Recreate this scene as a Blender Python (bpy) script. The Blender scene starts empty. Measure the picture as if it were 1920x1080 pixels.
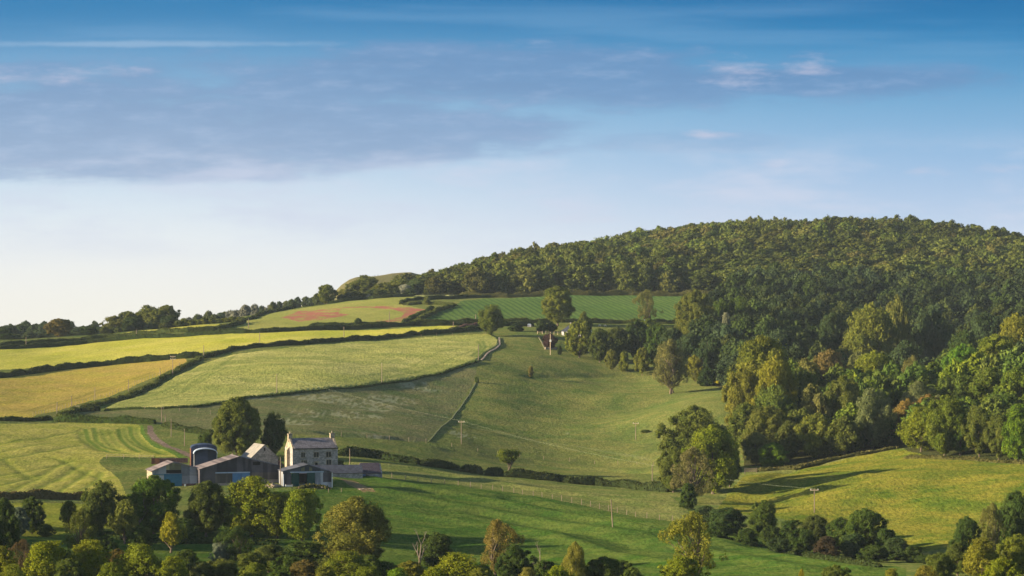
import bpy, math, random
import numpy as np
from mathutils import Vector
R = math.radians
rnd = random.Random(7)
rng = np.random.default_rng(11)
scene = bpy.context.scene
COL = scene.collection

# ------------------------------------------------------------------ camera
F = 4533.0                      # focal length in pixels of the 1920 px wide photograph
PITCH = math.atan(60 / F)
cam = bpy.data.cameras.new('camera')
cam.lens = 85.0; cam.sensor_width = 36.0; cam.clip_start = 0.5; cam.clip_end = 20000
camo = bpy.data.objects.new('camera', cam); COL.objects.link(camo)
camo.location = (0, 0, 0); camo.rotation_euler = (R(90) + PITCH, 0, 0)
scene.camera = camo
scene.render.resolution_x = 1024; scene.render.resolution_y = 576

EXPOSURE = 1.52
SUN_EL, SUN_B = 13.5, 12.0       # elevation, degrees towards the camera from due left
vs = scene.view_settings
vs.view_transform = 'Standard'; vs.look = 'None'; vs.exposure = EXPOSURE; vs.gamma = 1; vs.use_curve_mapping = False
scene.cycles.max_bounces = 5; scene.cycles.diffuse_bounces = 2; scene.cycles.transmission_bounces = 3
scene.cycles.volume_bounces = 0; scene.cycles.transparent_max_bounces = 4
scene.cycles.use_denoising = True

def dirpx(px, py):
    v = (540 - py) / F
    dy = math.cos(PITCH) - v * math.sin(PITCH); dz = math.sin(PITCH) + v * math.cos(PITCH)
    return (px - 960) / F / dy, dz / dy
def at(px, py, D):              # world point seen at (px,py) at depth D
    u, s = dirpx(px, py); return np.array([u * D, D, s * D])

# ------------------------------------------------------------------ terrain height
CP = {
 -700: [(380, 1060), (520, 925), (720, 785), (900, 700), (1060, 655), (1200, 645), (1500, 640), (2200, 640)],
 0: [(340, 1105), (400, 1040), (450, 990), (520, 933), (600, 875), (660, 828), (720, 790), (800, 745), (900, 704), (980, 675), (1060, 652), (1150, 640), (1300, 640), (1600, 640), (2300, 638)],
 200: [(340, 1108), (400, 1050), (450, 1003), (520, 940), (560, 905), (620, 860), (715, 797), (760, 768), (850, 722), (930, 686), (1010, 657), (1090, 639), (1170, 628), (1300, 632), (1600, 636)],
 400: [(340, 1112), (400, 1057), (450, 1010), (500, 950), (540, 917), (575, 893), (620, 860), (700, 805), (755, 765), (820, 727), (900, 680), (960, 650), (1020, 634), (1080, 623), (1160, 610), (1230, 606), (1400, 612), (1800, 620)],
 600: [(340, 1114), (400, 1058), (450, 1010), (500, 955), (540, 917), (575, 893), (620, 862), (700, 805), (780, 753), (870, 690), (960, 643), (1010, 628), (1080, 613), (1180, 591), (1260, 576), (1400, 575), (1800, 590)],
 800: [(340, 1116), (400, 1065), (460, 1008), (520, 950), (570, 912), (630, 874), (740, 808), (860, 722), (940, 668), (1010, 632), (1100, 603), (1190, 580), (1290, 556), (1400, 546), (1500, 543), (1800, 552)],
 1000: [(340, 1118), (390, 1080), (450, 1030), (510, 975), (560, 937), (620, 903), (680, 875), (760, 828), (820, 780), (880, 725), (950, 670), (1010, 636), (1090, 609), (1180, 582), (1290, 555), (1400, 534), (1500, 523), (1650, 521), (1900, 540)],
 1200: [(340, 1120), (390, 1085), (450, 1038), (500, 990), (560, 950), (620, 922), (700, 880), (770, 830), (850, 768), (930, 710), (1000, 665), (1090, 612), (1180, 582), (1290, 555), (1400, 520), (1500, 494), (1600, 480), (1700, 479), (1900, 500)],
 1340: [(340, 1120), (390, 1088), (440, 1045), (475, 1020), (510, 1000), (560, 955), (620, 905), (700, 850), (780, 790), (850, 740), (930, 690), (1000, 655), (1090, 612), (1290, 553), (1400, 508), (1500, 477), (1600, 464), (1700, 463), (1900, 486)],
 1500: [(340, 1123), (400, 1068), (430, 1040), (470, 1040), (520, 1000), (560, 955), (600, 915), (650, 877), (700, 840), (760, 795), (850, 735), (950, 680), (1050, 635), (1200, 580), (1320, 540), (1450, 486), (1550, 458), (1650, 456), (1900, 480)],
 1700: [(340, 1125), (390, 1085), (425, 1065), (470, 1050), (520, 990), (560, 935), (600, 885), (640, 850), (700, 815), (760, 780), (850, 775), (930, 768), (1000, 728), (1100, 655), (1200, 592), (1320, 540), (1450, 488), (1550, 463), (1650, 460), (1900, 485)],
 1900: [(340, 1120), (390, 1080), (430, 1045), (480, 1010), (520, 965), (560, 915), (600, 878), (650, 830), (700, 790), (760, 740), (850, 712), (930, 705), (1000, 688), (1100, 625), (1200, 580), (1320, 545), (1450, 503), (1550, 488), (1650, 486), (1900, 505)],
 2600: [(340, 1110), (450, 1000), (600, 850), (760, 720), (930, 650), (1100, 590), (1320, 520), (1550, 470), (1900, 480)],
}
pts = []
for px, rows in CP.items():
    for D, py in rows: pts.append(at(px, py, D))
for x, y, z in [(0, 0, -2), (0, 60, -10), (0, 150, -22), (0, 250, -33), (-200, 0, -2), (200, 0, -2), (-200, 150, -20), (200, 150, -20),
                (-200, 250, -32), (200, 250, -32), (0, -150, 6), (-400, 0, 0), (400, 0, 0), (-900, 500, -30), (900, 500, 0), (-1500, 1200, -20), (1600, 1200, 30),
                (0, 3000, -40), (-1200, 3000, -40), (1200, 3000, -20), (-500, 2600, -30), (300, 2500, -25)]:
    pts.append(np.array([x, y, z], float))
P = np.array(pts); S = 300.0
def _k(r2): return 0.5 * r2 * np.log(r2 + 1e-12)
XY = P[:, :2] / S; n = len(P)
r2 = ((XY[:, None, :] - XY[None, :, :]) ** 2).sum(-1)
A = np.zeros((n + 3, n + 3)); A[:n, :n] = _k(r2) + 0.002 * np.eye(n)
A[:n, n] = 1; A[:n, n + 1:] = XY; A[n, :n] = 1; A[n + 1:, :n] = XY.T
W = np.linalg.solve(A, np.concatenate([P[:, 2], np.zeros(3)]))
TB = np.random.default_rng(5).random((256, 256))
def vnoise(x, y, o=0):
    x = np.asarray(x, float) + o * 17.3; y = np.asarray(y, float) + o * 31.7
    xi = np.floor(x).astype(int); yi = np.floor(y).astype(int); fx = x - xi; fy = y - yi
    fx = fx * fx * (3 - 2 * fx); fy = fy * fy * (3 - 2 * fy)
    a = TB[xi & 255, yi & 255]; b = TB[(xi + 1) & 255, yi & 255]; c = TB[xi & 255, (yi + 1) & 255]; d = TB[(xi + 1) & 255, (yi + 1) & 255]
    return (a * (1 - fx) + b * fx) * (1 - fy) + (c * (1 - fx) + d * fx) * fy - 0.5
MPX = np.array([560, 625, 640, 655, 668, 700, 722, 735, 770, 780, 800, 850, 950, 1100], float)
MPY = np.array([575, 549, 534, 524, 520, 518, 515, 513, 512, 515, 519, 520, 530, 570], float)
KN = []
def H(x, y, rough=True):
    x = np.atleast_1d(np.asarray(x, float)); y = np.atleast_1d(np.asarray(y, float))
    out = np.empty(x.shape)
    for i in range(0, len(x), 60000):
        q = np.stack([x[i:i + 60000], y[i:i + 60000]], 1) / S
        d2 = (q ** 2).sum(1)[:, None] + (XY ** 2).sum(1)[None] - 2 * q @ XY.T
        out[i:i + 60000] = _k(np.maximum(d2, 0)) @ W[:n] + W[n] + q @ W[n + 1:]
    # an ancient rampart on the far hill
    pxs = 960 + F * x / np.maximum(y, 100)
    mz = (600 - np.interp(pxs, MPX, MPY)) / F * 2000
    bell = np.clip(1 - np.abs(y - 2080) / 260, 0, 1); bell = np.minimum(bell * 1.6, 1); bell = bell * bell * (3 - 2 * bell)
    m = (y > 1750) & (pxs > 560) & (pxs < 1100)
    out = np.where(m, np.maximum(out, mz * bell - 30 * (1 - bell)), out)
    out = np.clip(out, -60, 78)
    if rough:
        k = np.clip((y - 250) / 150, 0, 1)
        for kx, ky, rx, ry, kh in KN: out = out + kh * np.exp(-(((x - kx) / rx) ** 2 + ((y - ky) / ry) ** 2))
        out = out + k * (1.7 * vnoise(x / 48, y / 60, 1) + 0.75 * vnoise(x / 19, y / 22, 2) + 0.32 * vnoise(x / 8, y / 9, 3) + 0.12 * vnoise(x / 3.5, y / 4, 4))
    return out
_gy = np.concatenate([np.arange(200, 1700, 1.0), np.arange(1700, 2600, 4.0)])
def G(px, py):                  # the spot of ground that the photograph shows at (px,py)
    u, s = dirpx(px, py)
    z = H(u * _gy, _gy, False); hit = np.nonzero(z >= s * _gy)[0]
    if len(hit) == 0: 
        i = int(np.argmax(z - s * _gy)); D = _gy[i]
    else: D = _gy[hit[0]]
    return np.array([u * D, D, float(H(u * D, D)[0])])
for a_ in [(1310, 780, 24, 40, 4.0), (1110, 770, 32, 60, -1.6), (935, 748, 15, 45, .9), (1010, 870, 26, 22, -1.0), (1010, 715, 30, 30, -.3), (1620, 925, 16, 18, 1.5), (1850, 960, 16, 30, -1.0), (1430, 935, 10, 18, -1.0), (1720, 900, 10, 14, .8), (1780, 940, 12, 14, .9), (1560, 950, 9, 12, .7), (1480, 905, 10, 12, 1.0), (1890, 905, 10, 12, .7), (1650, 960, 12, 12, -.7), (1240, 850, 18, 16, .8), (1120, 840, 18, 16, .7), (1060, 680, 18, 20, .7), (1180, 745, 14, 16, .9), (760, 745, 22, 22, -.8), (1000, 850, 30, 18, -.6), (820, 665, 30, 30, 1.2), (560, 700, 30, 30, .8), (1200, 700, 30, 25, -.8)]:
    p_ = G(a_[0], a_[1]); KN.append((p_[0], p_[1], *a_[2:]))
def GD(px, D):
    x = (px - 960) / F * D; return np.array([x, D, float(H(x, D)[0])])

# ------------------------------------------------------------------ materials
def newmat(name):
    m = bpy.data.materials.new(name); m.use_nodes = True; nt = m.node_tree; nt.nodes.clear(); return m, nt
class NT:
    def __init__(s, nt): s.nt = nt
    def n(s, t, **kw):
        o = s.nt.nodes.new(t)
        for k, v in kw.items(): setattr(o, k, v)
        return o
    def l(s, a, b): s.nt.links.new(a, b)
    def put(s, sock, v):
        if hasattr(v, 'is_output') or isinstance(v, bpy.types.NodeSocket): s.l(v, sock)
        else: sock.default_value = v
    def m(s, op, a, b=None, c=None, clamp=False):
        o = s.n('ShaderNodeMath', operation=op); o.use_clamp = clamp
        s.put(o.inputs[0], a)
        if b is not None: s.put(o.inputs[1], b)
        if c is not None: s.put(o.inputs[2], c)
        return o.outputs[0]
    def mix(s, f, a, b, bt='MIX'):
        o = s.n('ShaderNodeMix', data_type='RGBA', blend_type=bt)
        s.put(o.inputs[0], f)
        s.put(o.inputs[6], a if not isinstance(a, tuple) else (*a[:3], 1)); s.put(o.inputs[7], b if not isinstance(b, tuple) else (*b[:3], 1))
        return o.outputs[2]
    def smooth(s, v, lo, hi, a=0.0, b=1.0):
        o = s.n('ShaderNodeMapRange', interpolation_type='SMOOTHSTEP'); s.put(o.inputs[0], v)
        for i, q in enumerate((lo, hi, a, b)): o.inputs[i + 1].default_value = q
        return o.outputs[0]
    def noise(s, vec, scale, detail=4, rough=.55, dim='3D'):
        o = s.n('ShaderNodeTexNoise'); s.l(vec, o.inputs['Vector']); o.inputs['Scale'].default_value = scale
        o.inputs['Detail'].default_value = detail; o.inputs['Roughness'].default_value = rough; return o.outputs['Fac']
    def mapping(s, vec, scale=(1, 1, 1), rot=0, loc=(0, 0, 0)):
        o = s.n('ShaderNodeMapping'); s.l(vec, o.inputs['Vector']); o.inputs['Scale'].default_value = scale
        o.inputs['Rotation'].default_value = (0, 0, rot); o.inputs['Location'].default_value = loc; return o.outputs[0]
    def attr(s, name):
        o = s.n('ShaderNodeAttribute'); o.attribute_name = name; return o.outputs['Fac']
    def out(s, sh):
        o = s.n('ShaderNodeOutputMaterial'); s.l(sh, o.inputs['Surface'])

def field_mat(name, c1, c2, c3, streak=(.05, .35), rot=0.0, rows=None, wear=None, grain=1.0, patch=.03, flower=None, bump=.35, contrast=1.0):
    m, nt = newmat(name); T = NT(nt)
    pos = T.n('ShaderNodeNewGeometry').outputs['Position']
    flat = T.mapping(pos, (1, 1, .2))
    big = T.smooth(T.noise(flat, patch, 3, .6), .36, .64)
    st = T.noise(T.mapping(pos, (streak[0], streak[1], .1), rot), 1.0, 6, .7)
    st = T.smooth(st, .36, .64)
    fine = T.noise(T.mapping(pos, (1.7, .5, 1)), 1.0 * grain, 5, .75)
    fine = T.smooth(fine, .36, .64)
    col = T.mix(big, c1, c2)
    col = T.mix(T.m('MULTIPLY', st, .75 * contrast), col, c3)
    col = T.mix(1.0, col, T.mix(fine, (.72, .74, .70), (1.26, 1.24, 1.20)), 'MULTIPLY')
    if rows:
        sc, ang, dark, amt = rows
        w = T.n('ShaderNodeTexWave'); w.wave_type = 'BANDS'; w.bands_direction = 'X'
        T.l(T.mapping(pos, (1, 1, 0), ang), w.inputs['Vector']); w.inputs['Scale'].default_value = sc
        w.inputs['Distortion'].default_value = 5.0; w.inputs['Detail'].default_value = 2; w.inputs['Detail Scale'].default_value = .05
        col = T.mix(T.m('MULTIPLY', T.smooth(w.outputs['Fac'], .35, .8), amt), col, dark)
    if flower:
        fc, key = flower
        a = T.attr('patch')
        nz = T.noise(T.mapping(pos, (.11, .035, 1)), 1.0, 8, .8)
        k = T.smooth(T.m('ADD', T.m('MULTIPLY', a, .42), T.m('MULTIPLY', nz, 2.0)), 1.22, 1.52)
        col = T.mix(T.m('MULTIPLY', k, key), col, fc)
    if wear:
        col = T.mix(T.attr('wear'), col, wear)
    col = T.mix(T.m('MULTIPLY', T.attr('pale'), .8), col, (.55, .56, .42))
    b = T.n('ShaderNodeBump'); b.inputs['Strength'].default_value = 1.0; b.inputs['Distance'].default_value = bump
    bn = T.noise(T.mapping(pos, (.55, .35, .55)), 1.2 * grain, 5, .7)
    T.l(bn, b.inputs['Height'])
    d = T.n('ShaderNodeBsdfDiffuse'); d.inputs['Roughness'].default_value = .9
    T.l(col, d.inputs['Color']); T.l(b.outputs[0], d.inputs['Normal'])
    T.out(d.outputs[0]); return m

def foliage_mat():
    m, nt = newmat('foliage'); T = NT(nt)
    oi = T.n('ShaderNodeObjectInfo')
    var = T.attr('var')
    hue = T.n('ShaderNodeHueSaturation'); T.l(oi.outputs['Color'], hue.inputs['Color'])
    T.l(T.m('ADD', T.m('MULTIPLY', var, -.05), T.m('ADD', T.m('MULTIPLY', oi.outputs['Random'], .02), .525)), hue.inputs['Hue'])
    hue.inputs['Saturation'].default_value = 1.0
    T.l(T.m('ADD', T.m('MULTIPLY', var, .9), .55), hue.inputs['Value'])
    col = hue.outputs[0]
    d = T.n('ShaderNodeBsdfDiffuse'); T.l(col, d.inputs['Color'])
    t = T.n('ShaderNodeBsdfTranslucent'); T.l(T.mix(.35, col, (.22, .22, .02)), t.inputs['Color'])
    mx = T.n('ShaderNodeMixShader'); mx.inputs[0].default_value = .3
    T.l(d.outputs[0], mx.inputs[1]); T.l(t.outputs[0], mx.inputs[2]); T.out(mx.outputs[0]); return m
FOL = foliage_mat()

def simple_mat(name, c1, c2=None, scale=2.0, kind='noise', rough=.85, spec=.2, bump=0.0, stretch=(1, 1, 1), metal=0.0, emboss=None):
    m, nt = newmat(name); T = NT(nt)
    tc = T.n('ShaderNodeTexCoord').outputs['Object']
    v = T.mapping(tc, stretch)
    if c2 is None: c2 = tuple(x * .7 for x in c1)
    f = T.smooth(T.noise(v, scale, 5, .65), .35, .65)
    col = T.mix(f, c1, c2)
    bs = T.n('ShaderNodeBsdfPrincipled')
    if kind == 'stone':
        vo = T.n('ShaderNodeTexVoronoi'); T.l(T.mapping(tc, (2.2, 2.2, 3.8)), vo.inputs['Vector']); vo.inputs['Scale'].default_value = 1.0
        sep = T.n('ShaderNodeSeparateColor'); T.l(vo.outputs['Color'], sep.inputs[0])
        col = T.mix(1.0, col, T.mix(sep.outputs[0], (.68, .68, .68), (1.25, 1.22, 1.2)), 'MULTIPLY')
    if kind == 'sheet':           # profiled sheets with staggered weathering
        w = T.n('ShaderNodeTexWave'); w.bands_direction = 'X'; T.l(tc, w.inputs['Vector']); w.inputs['Scale'].default_value = 1.6
        w.inputs['Distortion'].default_value = .4
        col = T.mix(T.m('MULTIPLY', w.outputs['Fac'], .35), col, tuple(x * .55 for x in c1))
        br = T.n('ShaderNodeTexBrick'); T.l(T.mapping(tc, (1, 1, 1)), br.inputs['Vector'])
        pn = T.noise(T.mapping(tc, (.95, .0, .12)), 1.0, 1, .3)
        col = T.mix(1.0, col, T.mix(T.smooth(pn, .42, .58), (.7, .7, .72), (1.3, 1.28, 1.25)), 'MULTIPLY')
    if kind == 'slate':
        vo = T.n('ShaderNodeTexVoronoi'); T.l(T.mapping(tc, (3.2, 2.6, 2.6)), vo.inputs['Vector'])
        sep = T.n('ShaderNodeSeparateColor'); T.l(vo.outputs['Color'], sep.inputs[0])
        col = T.mix(1.0, col, T.mix(sep.outputs[1], (.6, .6, .62), (1.5, 1.5, 1.5)), 'MULTIPLY')
    T.l(col, bs.inputs['Base Color']); bs.inputs['Roughness'].default_value = rough
    bs.inputs['Specular IOR Level'].default_value = spec; bs.inputs['Metallic'].default_value = metal
    if bump:
        b = T.n('ShaderNodeBump'); b.inputs['Distance'].default_value = bump; T.l(f, b.inputs['Height']); T.l(b.outputs[0], bs.inputs['Normal'])
    T.out(bs.outputs[0]); return m
M = dict(
 bark=simple_mat('bark', (.16, .13, .10), (.07, .055, .045), 3, stretch=(3, 3, .5), spec=.05),
 bark_pale=simple_mat('pale_bark', (.34, .30, .25), (.18, .15, .12), 3, stretch=(3, 3, .6), spec=.05),
 moss=simple_mat('mossy_stone', (.15, .17, .09), (.10, .12, .055), 1, 'stone', spec=.02),
 dead=simple_mat('dead_wood', (.24, .20, .17), (.12, .10, .085), 3, stretch=(3, 3, .6), spec=.05),
 stone=simple_mat('limestone', (.35, .33, .34), (.215, .205, .215), .8, 'stone', spec=.05),
 stone_warm=simple_mat('dressed_limestone', (.34, .295, .23), (.23, .20, .165), 1.2, 'stone', spec=.05),
 slate=simple_mat('stone_tiles', (.17, .16, .19), (.10, .095, .11), .9, 'slate', spec=.15),
 slate_dark=simple_mat('dark_slates', (.055, .065, .095), (.035, .04, .062), .9, 'slate', spec=.15),
 sheet_grey=simple_mat('grey_sheeting', (.27, .29, .33), (.19, .20, .24), .5, 'sheet', spec=.1),
 sheet_pale=simple_mat('pale_sheeting', (.40, .41, .47), (.30, .31, .37), .5, 'sheet', spec=.1),
 sheet_dark=simple_mat('weathered_boards', (.085, .08, .10), (.06, .055, .07), .6, 'sheet', spec=.05),
 roof_pink=simple_mat('fibre_cement_roof', (.19, .165, .175), (.13, .11, .125), .6, 'sheet', spec=.1),
 roof_grey=simple_mat('grey_roof_sheets', (.10, .11, .145), (.07, .075, .10), .6, 'sheet', spec=.1),
 navy=simple_mat('navy_sheeting', (.022, .035, .085), (.016, .026, .062), .5, 'sheet', spec=.25, rough=.5),
 arch=simple_mat('galvanised_arch', (.42, .50, .66), (.32, .40, .55), .8, spec=.4, rough=.45),
 rust=simple_mat('rusty_sheeting', (.16, .07, .04), (.09, .05, .04), 1.2, 'sheet', spec=.05),
 blue=simple_mat('blue_door_paint', (.09, .21, .42), (.07, .17, .36), .8, spec=.2),
 teal=simple_mat('teal_door_paint', (.03, .15, .25), (.025, .12, .21), .8, spec=.2),
 green=simple_mat('green_door_paint', (.008, .06, .055), (.006, .045, .042), .8, spec=.2),
 white=simple_mat('white_paint', (.72, .74, .76), (.6, .62, .65), 2, spec=.3),
 render=simple_mat('concrete_panels', (.36, .30, .27), (.27, .22, .21), .8, spec=.05),
 brick=simple_mat('red_brick', (.20, .10, .10), (.13, .07, .08), 1.5, 'stone', spec=.05),
 panel=simple_mat('yellowed_panel', (.25, .24, .14), (.18, .17, .11), 1, 'sheet', spec=.2),
 dark=simple_mat('dark_interior', (.015, .015, .018), (.01, .01, .012), 1, spec=.1),
 glass=simple_mat('window_glass', (.012, .014, .018), (.02, .02, .024), 1, rough=.35, spec=.3),
 wood=simple_mat('weathered_timber', (.24, .19, .15), (.14, .11, .09), 2, stretch=(2, 2, .3), spec=.05),
 wood_pale=simple_mat('pale_timber', (.52, .42, .30), (.38, .30, .22), 2, spec=.05),
 metal=simple_mat('grey_metal', (.45, .46, .48), (.33, .34, .36), 2, rough=.5, spec=.4),
 lead=simple_mat('cable', (.30, .34, .24), (.25, .3, .2), 2, rough=.5, spec=.4),
 rubble=simple_mat('rubble', (.36, .31, .26), (.2, .17, .15), 1.2, 'stone', spec=.05, bump=.2),
 wool=simple_mat('wool', (.62, .58, .48), (.5, .46, .38), 4, spec=.02),
 cloth=simple_mat('dark_cloth', (.05, .05, .07), (.03, .03, .04), 4, spec=.05),
 skin=simple_mat('skin', (.45, .28, .2), (.4, .25, .18), 4, spec=.2),
 flower=simple_mat('blossom', (.75, .75, .68), (.55, .57, .45), 4, spec=.02),
)

# ------------------------------------------------------------------ object helpers
def tag(o, label=None, cat=None, group=None, kind=None):
    if label: o['label'] = label
    if cat: o['category'] = cat
    if group: o['group'] = group
    if kind: o['kind'] = kind
    return o
def link(o, parent=None):
    COL.objects.link(o)
    if parent is not None: o.parent = parent
    return o
def empty(name, loc, rz=0.0):
    o = bpy.data.objects.new(name, None); o.location = [float(v) for v in loc]; o.rotation_euler = (0, 0, rz); o.empty_display_size = .5
    return link(o)
def np_mesh(name, V, Fq, mats, attrs=None, smooth=False, tris=None, midx=None):
    me = bpy.data.meshes.new(name); V = np.asarray(V, np.float32)
    nq = 0 if Fq is None else len(Fq); nt_ = 0 if tris is None else len(tris)
    loops = np.concatenate(([np.asarray(Fq, np.int32).ravel()] if nq else []) + ([np.asarray(tris, np.int32).ravel()] if nt_ else []))
    tot = np.concatenate([np.full(nq, 4, np.int32), np.full(nt_, 3, np.int32)])
    st = np.concatenate([[0], np.cumsum(tot)[:-1]]).astype(np.int32)
    me.vertices.add(len(V)); me.vertices.foreach_set('co', V.ravel())
    me.loops.add(len(loops)); me.loops.foreach_set('vertex_index', loops)
    me.polygons.add(len(tot)); me.polygons.foreach_set('loop_start', st)
    if midx is not None: me.polygons.foreach_set('material_index', np.asarray(midx, np.int32))
    me.polygons.foreach_set('use_smooth', np.full(len(tot), smooth))
    for m in (mats if isinstance(mats, (list, tuple)) else [mats]): me.materials.append(m)
    for k, v in (attrs or {}).items():
        a = me.attributes.new(k, 'FLOAT', 'POINT'); a.data.foreach_set('value', np.asarray(v, np.float32))
    me.update(calc_edges=True); return me
class MB:
    def __init__(s): s.v = []; s.f = []
    def face(s, *p):
        b = len(s.v); s.v += [tuple(map(float, q)) for q in p]; s.f.append(tuple(range(b, b + len(p)))); return s
    def box(s, x0, x1, y0, y1, z0, z1):
        b = len(s.v); s.v += [(x, y, z) for z in (z0, z1) for y in (y0, y1) for x in (x0, x1)]
        s.f += [tuple(b + i for i in q) for q in ((0, 2, 3, 1), (4, 5, 7, 6), (0, 1, 5, 4), (2, 6, 7, 3), (0, 4, 6, 2), (1, 3, 7, 5))]; return s
    def prism(s, poly, y0, y1):   # polygon in x-z, clockwise or not, extruded along y
        n_ = len(poly); b = len(s.v); s.v += [(x, y0, z) for x, z in poly] + [(x, y1, z) for x, z in poly]
        s.f.append(tuple(range(b, b + n_))); s.f.append(tuple(b + n_ + i for i in reversed(range(n_))))
        for i in range(n_): j = (i + 1) % n_; s.f.append((b + i, b + n_ + i, b + n_ + j, b + j))
        return s
    def slab(s, p0, p1, y0, y1, th):  # thin sloping slab between two x-z points
        dx, dz = p1[0] - p0[0], p1[1] - p0[1]; L = math.hypot(dx, dz); nx, nz = -dz / L * th, dx / L * th
        return s.prism([p0, p1, (p1[0] + nx, p1[1] + nz), (p0[0] + nx, p0[1] + nz)], y0, y1)
    def tube(s, p0, p1, r0, r1, k=7):
        p0, p1 = Vector(p0), Vector(p1); d = (p1 - p0).normalized(); a = d.orthogonal().normalized(); c = d.cross(a); b = len(s.v)
        for p, r in ((p0, r0), (p1, r1)):
            for i in range(k): t = 2 * math.pi * i / k; s.v.append(tuple(p + a * math.cos(t) * r + c * math.sin(t) * r))
        for i in range(k): j = (i + 1) % k; s.f.append((b + i, b + j, b + k + j, b + k + i))
        s.f.append(tuple(b + i for i in reversed(range(k)))); s.f.append(tuple(b + k + i for i in range(k))); return s
    def mesh(s, name, mat):
        me = bpy.data.meshes.new(name); me.from_pydata(s.v, [], s.f); me.materials.append(mat)
        import bmesh
        bm = bmesh.new(); bm.from_mesh(me); bmesh.ops.recalc_face_normals(bm, faces=bm.faces); bm.to_mesh(me); bm.free()
        me.update(); return me
    def build(s, name, mat, parent=None):
        return link(bpy.data.objects.new(name, s.mesh(name, mat)), parent)

# ------------------------------------------------------------------ ground sheet, cut along the field boundaries
us = np.concatenate([np.linspace(-1.6, -.26, 36)[:-1], (np.arange(-218, 2140, 2.2) - 960) / F, np.linspace(.262, 1.6, 36)])
ys = np.concatenate([np.arange(-260, 320, 12), np.arange(320, 520, 1.1), np.arange(520, 800, 1.5), np.arange(800, 1330, 2.2), np.arange(1330, 1800, 9),
                     np.arange(1800, 2350, 7), np.linspace(2360, 3200, 14)])
wy = np.maximum(ys, 200)
GX = (us[None, :] * wy[:, None]); GY = np.repeat(ys[:, None], len(us), 1)
gx, gy = GX.ravel(), GY.ravel(); gz = H(gx, gy)
def inpoly(x, y, poly):
    poly = np.asarray(poly); m = np.zeros(len(x), bool)
    bb = (x >= poly[:, 0].min()) & (x <= poly[:, 0].max()) & (y >= poly[:, 1].min()) & (y <= poly[:, 1].max())
    idx = np.nonzero(bb)[0]; xx, yy = x[idx], y[idx]; c = np.zeros(len(idx), bool)
    j = len(poly) - 1
    for i in range(len(poly)):
        xi, yi = poly[i]; xj, yj = poly[j]
        if yi != yj: c ^= ((yi > yy) != (yj > yy)) & (xx < (xj - xi) * (yy - yi) / (yj - yi) + xi)
        j = i
    m[idx[c]] = True; return m
def gpoly(pp):
    out = []
    for i, q in enumerate(pp):
        p = G(*q) if len(q) == 2 else GD(q[0], q[2]); out.append((p[0], p[1]))
    # subdivide is done in the world plane
    return out
def dens(pp, k=6):
    o = []
    for a, b in zip(pp, pp[1:]):
        for t in range(k): o.append((a[0] + (b[0] - a[0]) * t / k, a[1] + (b[1] - a[1]) * t / k))
    o.append(pp[-1]); return o
wear = np.zeros(len(gx)); pale = np.zeros(len(gx)); patch = np.zeros(len(gx)); dz = np.zeros(len(gx))
def near_line(poly, rad):
    poly = np.asarray(poly)
    bb = np.nonzero((gx > poly[:, 0].min() - rad) & (gx < poly[:, 0].max() + rad) & (gy > poly[:, 1].min() - rad) & (gy < poly[:, 1].max() + rad))[0]
    x, y = gx[bb], gy[bb]; d = np.full(len(bb), 1e9)
    for (ax, ay), (bx, by) in zip(poly, poly[1:]):
        L2 = (bx - ax) ** 2 + (by - ay) ** 2 + 1e-9; t = np.clip(((x - ax) * (bx - ax) + (y - ay) * (by - ay)) / L2, 0, 1)
        d = np.minimum(d, np.hypot(x - ax - t * (bx - ax), y - ay - t * (by - ay)))
    return bb, d
def stroke(arr, pxs, rad, amt, k=5):
    poly = gpoly(dens(pxs, k)); bb, d = near_line(poly, rad * 1.6)
    arr[bb] = np.maximum(arr[bb], amt * np.clip(1.5 - d / rad, 0, 1))
def ditch(pxs, rad, h):
    poly = gpoly(dens(pxs, 5)); bb, d = near_line(poly, rad * 2)
    dz[bb] += h * np.exp(-(d / rad) ** 2)
# swaths in the mown field
for pl, a in [
    ([(176, 803), (182, 825), (200, 838), (225, 845)], .8), ([(160, 805), (165, 820), (185, 838), (205, 848), (240, 852)], .9), ([(150, 808), (153, 820), (170, 835), (190, 846)], .5),
    ([(190, 806), (198, 822), (212, 838), (228, 846)], .5), ([(205, 806), (213, 822), (226, 838)], .45), ([(222, 805), (226, 818), (240, 835), (262, 850)], .9), ([(232, 804), (236, 816), (254, 834), (288, 852)], .7),
    ([(244, 802), (246, 814), (262, 832), (300, 854)], .9), ([(255, 803), (258, 815), (275, 834), (310, 855)], .6),
    ([(-40, 838), (60, 822), (150, 808)], .5), ([(-40, 868), (60, 850), (150, 835)], .6), ([(-40, 852), (100, 830)], .4), ([(-30, 900), (60, 882), (140, 862)], .45), ([(60, 925), (110, 900), (150, 870)], .45), ([(110, 925), (150, 900), (170, 880)], .5), ([(20, 925), (70, 900), (110, 870)], .4), ([(150, 925), (185, 905), (190, 885)], .5), ([(80, 845), (170, 850), (250, 855)], .4), ([(-30, 920), (30, 905), (80, 890)], .4), ([(185, 900), (150, 880), (120, 862), (90, 855)], .35), ([(60, 900), (30, 880), (10, 860)], .3)]:
    stroke(wear, pl, .75, a); ditch(pl, 1.2, -.16)
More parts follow.
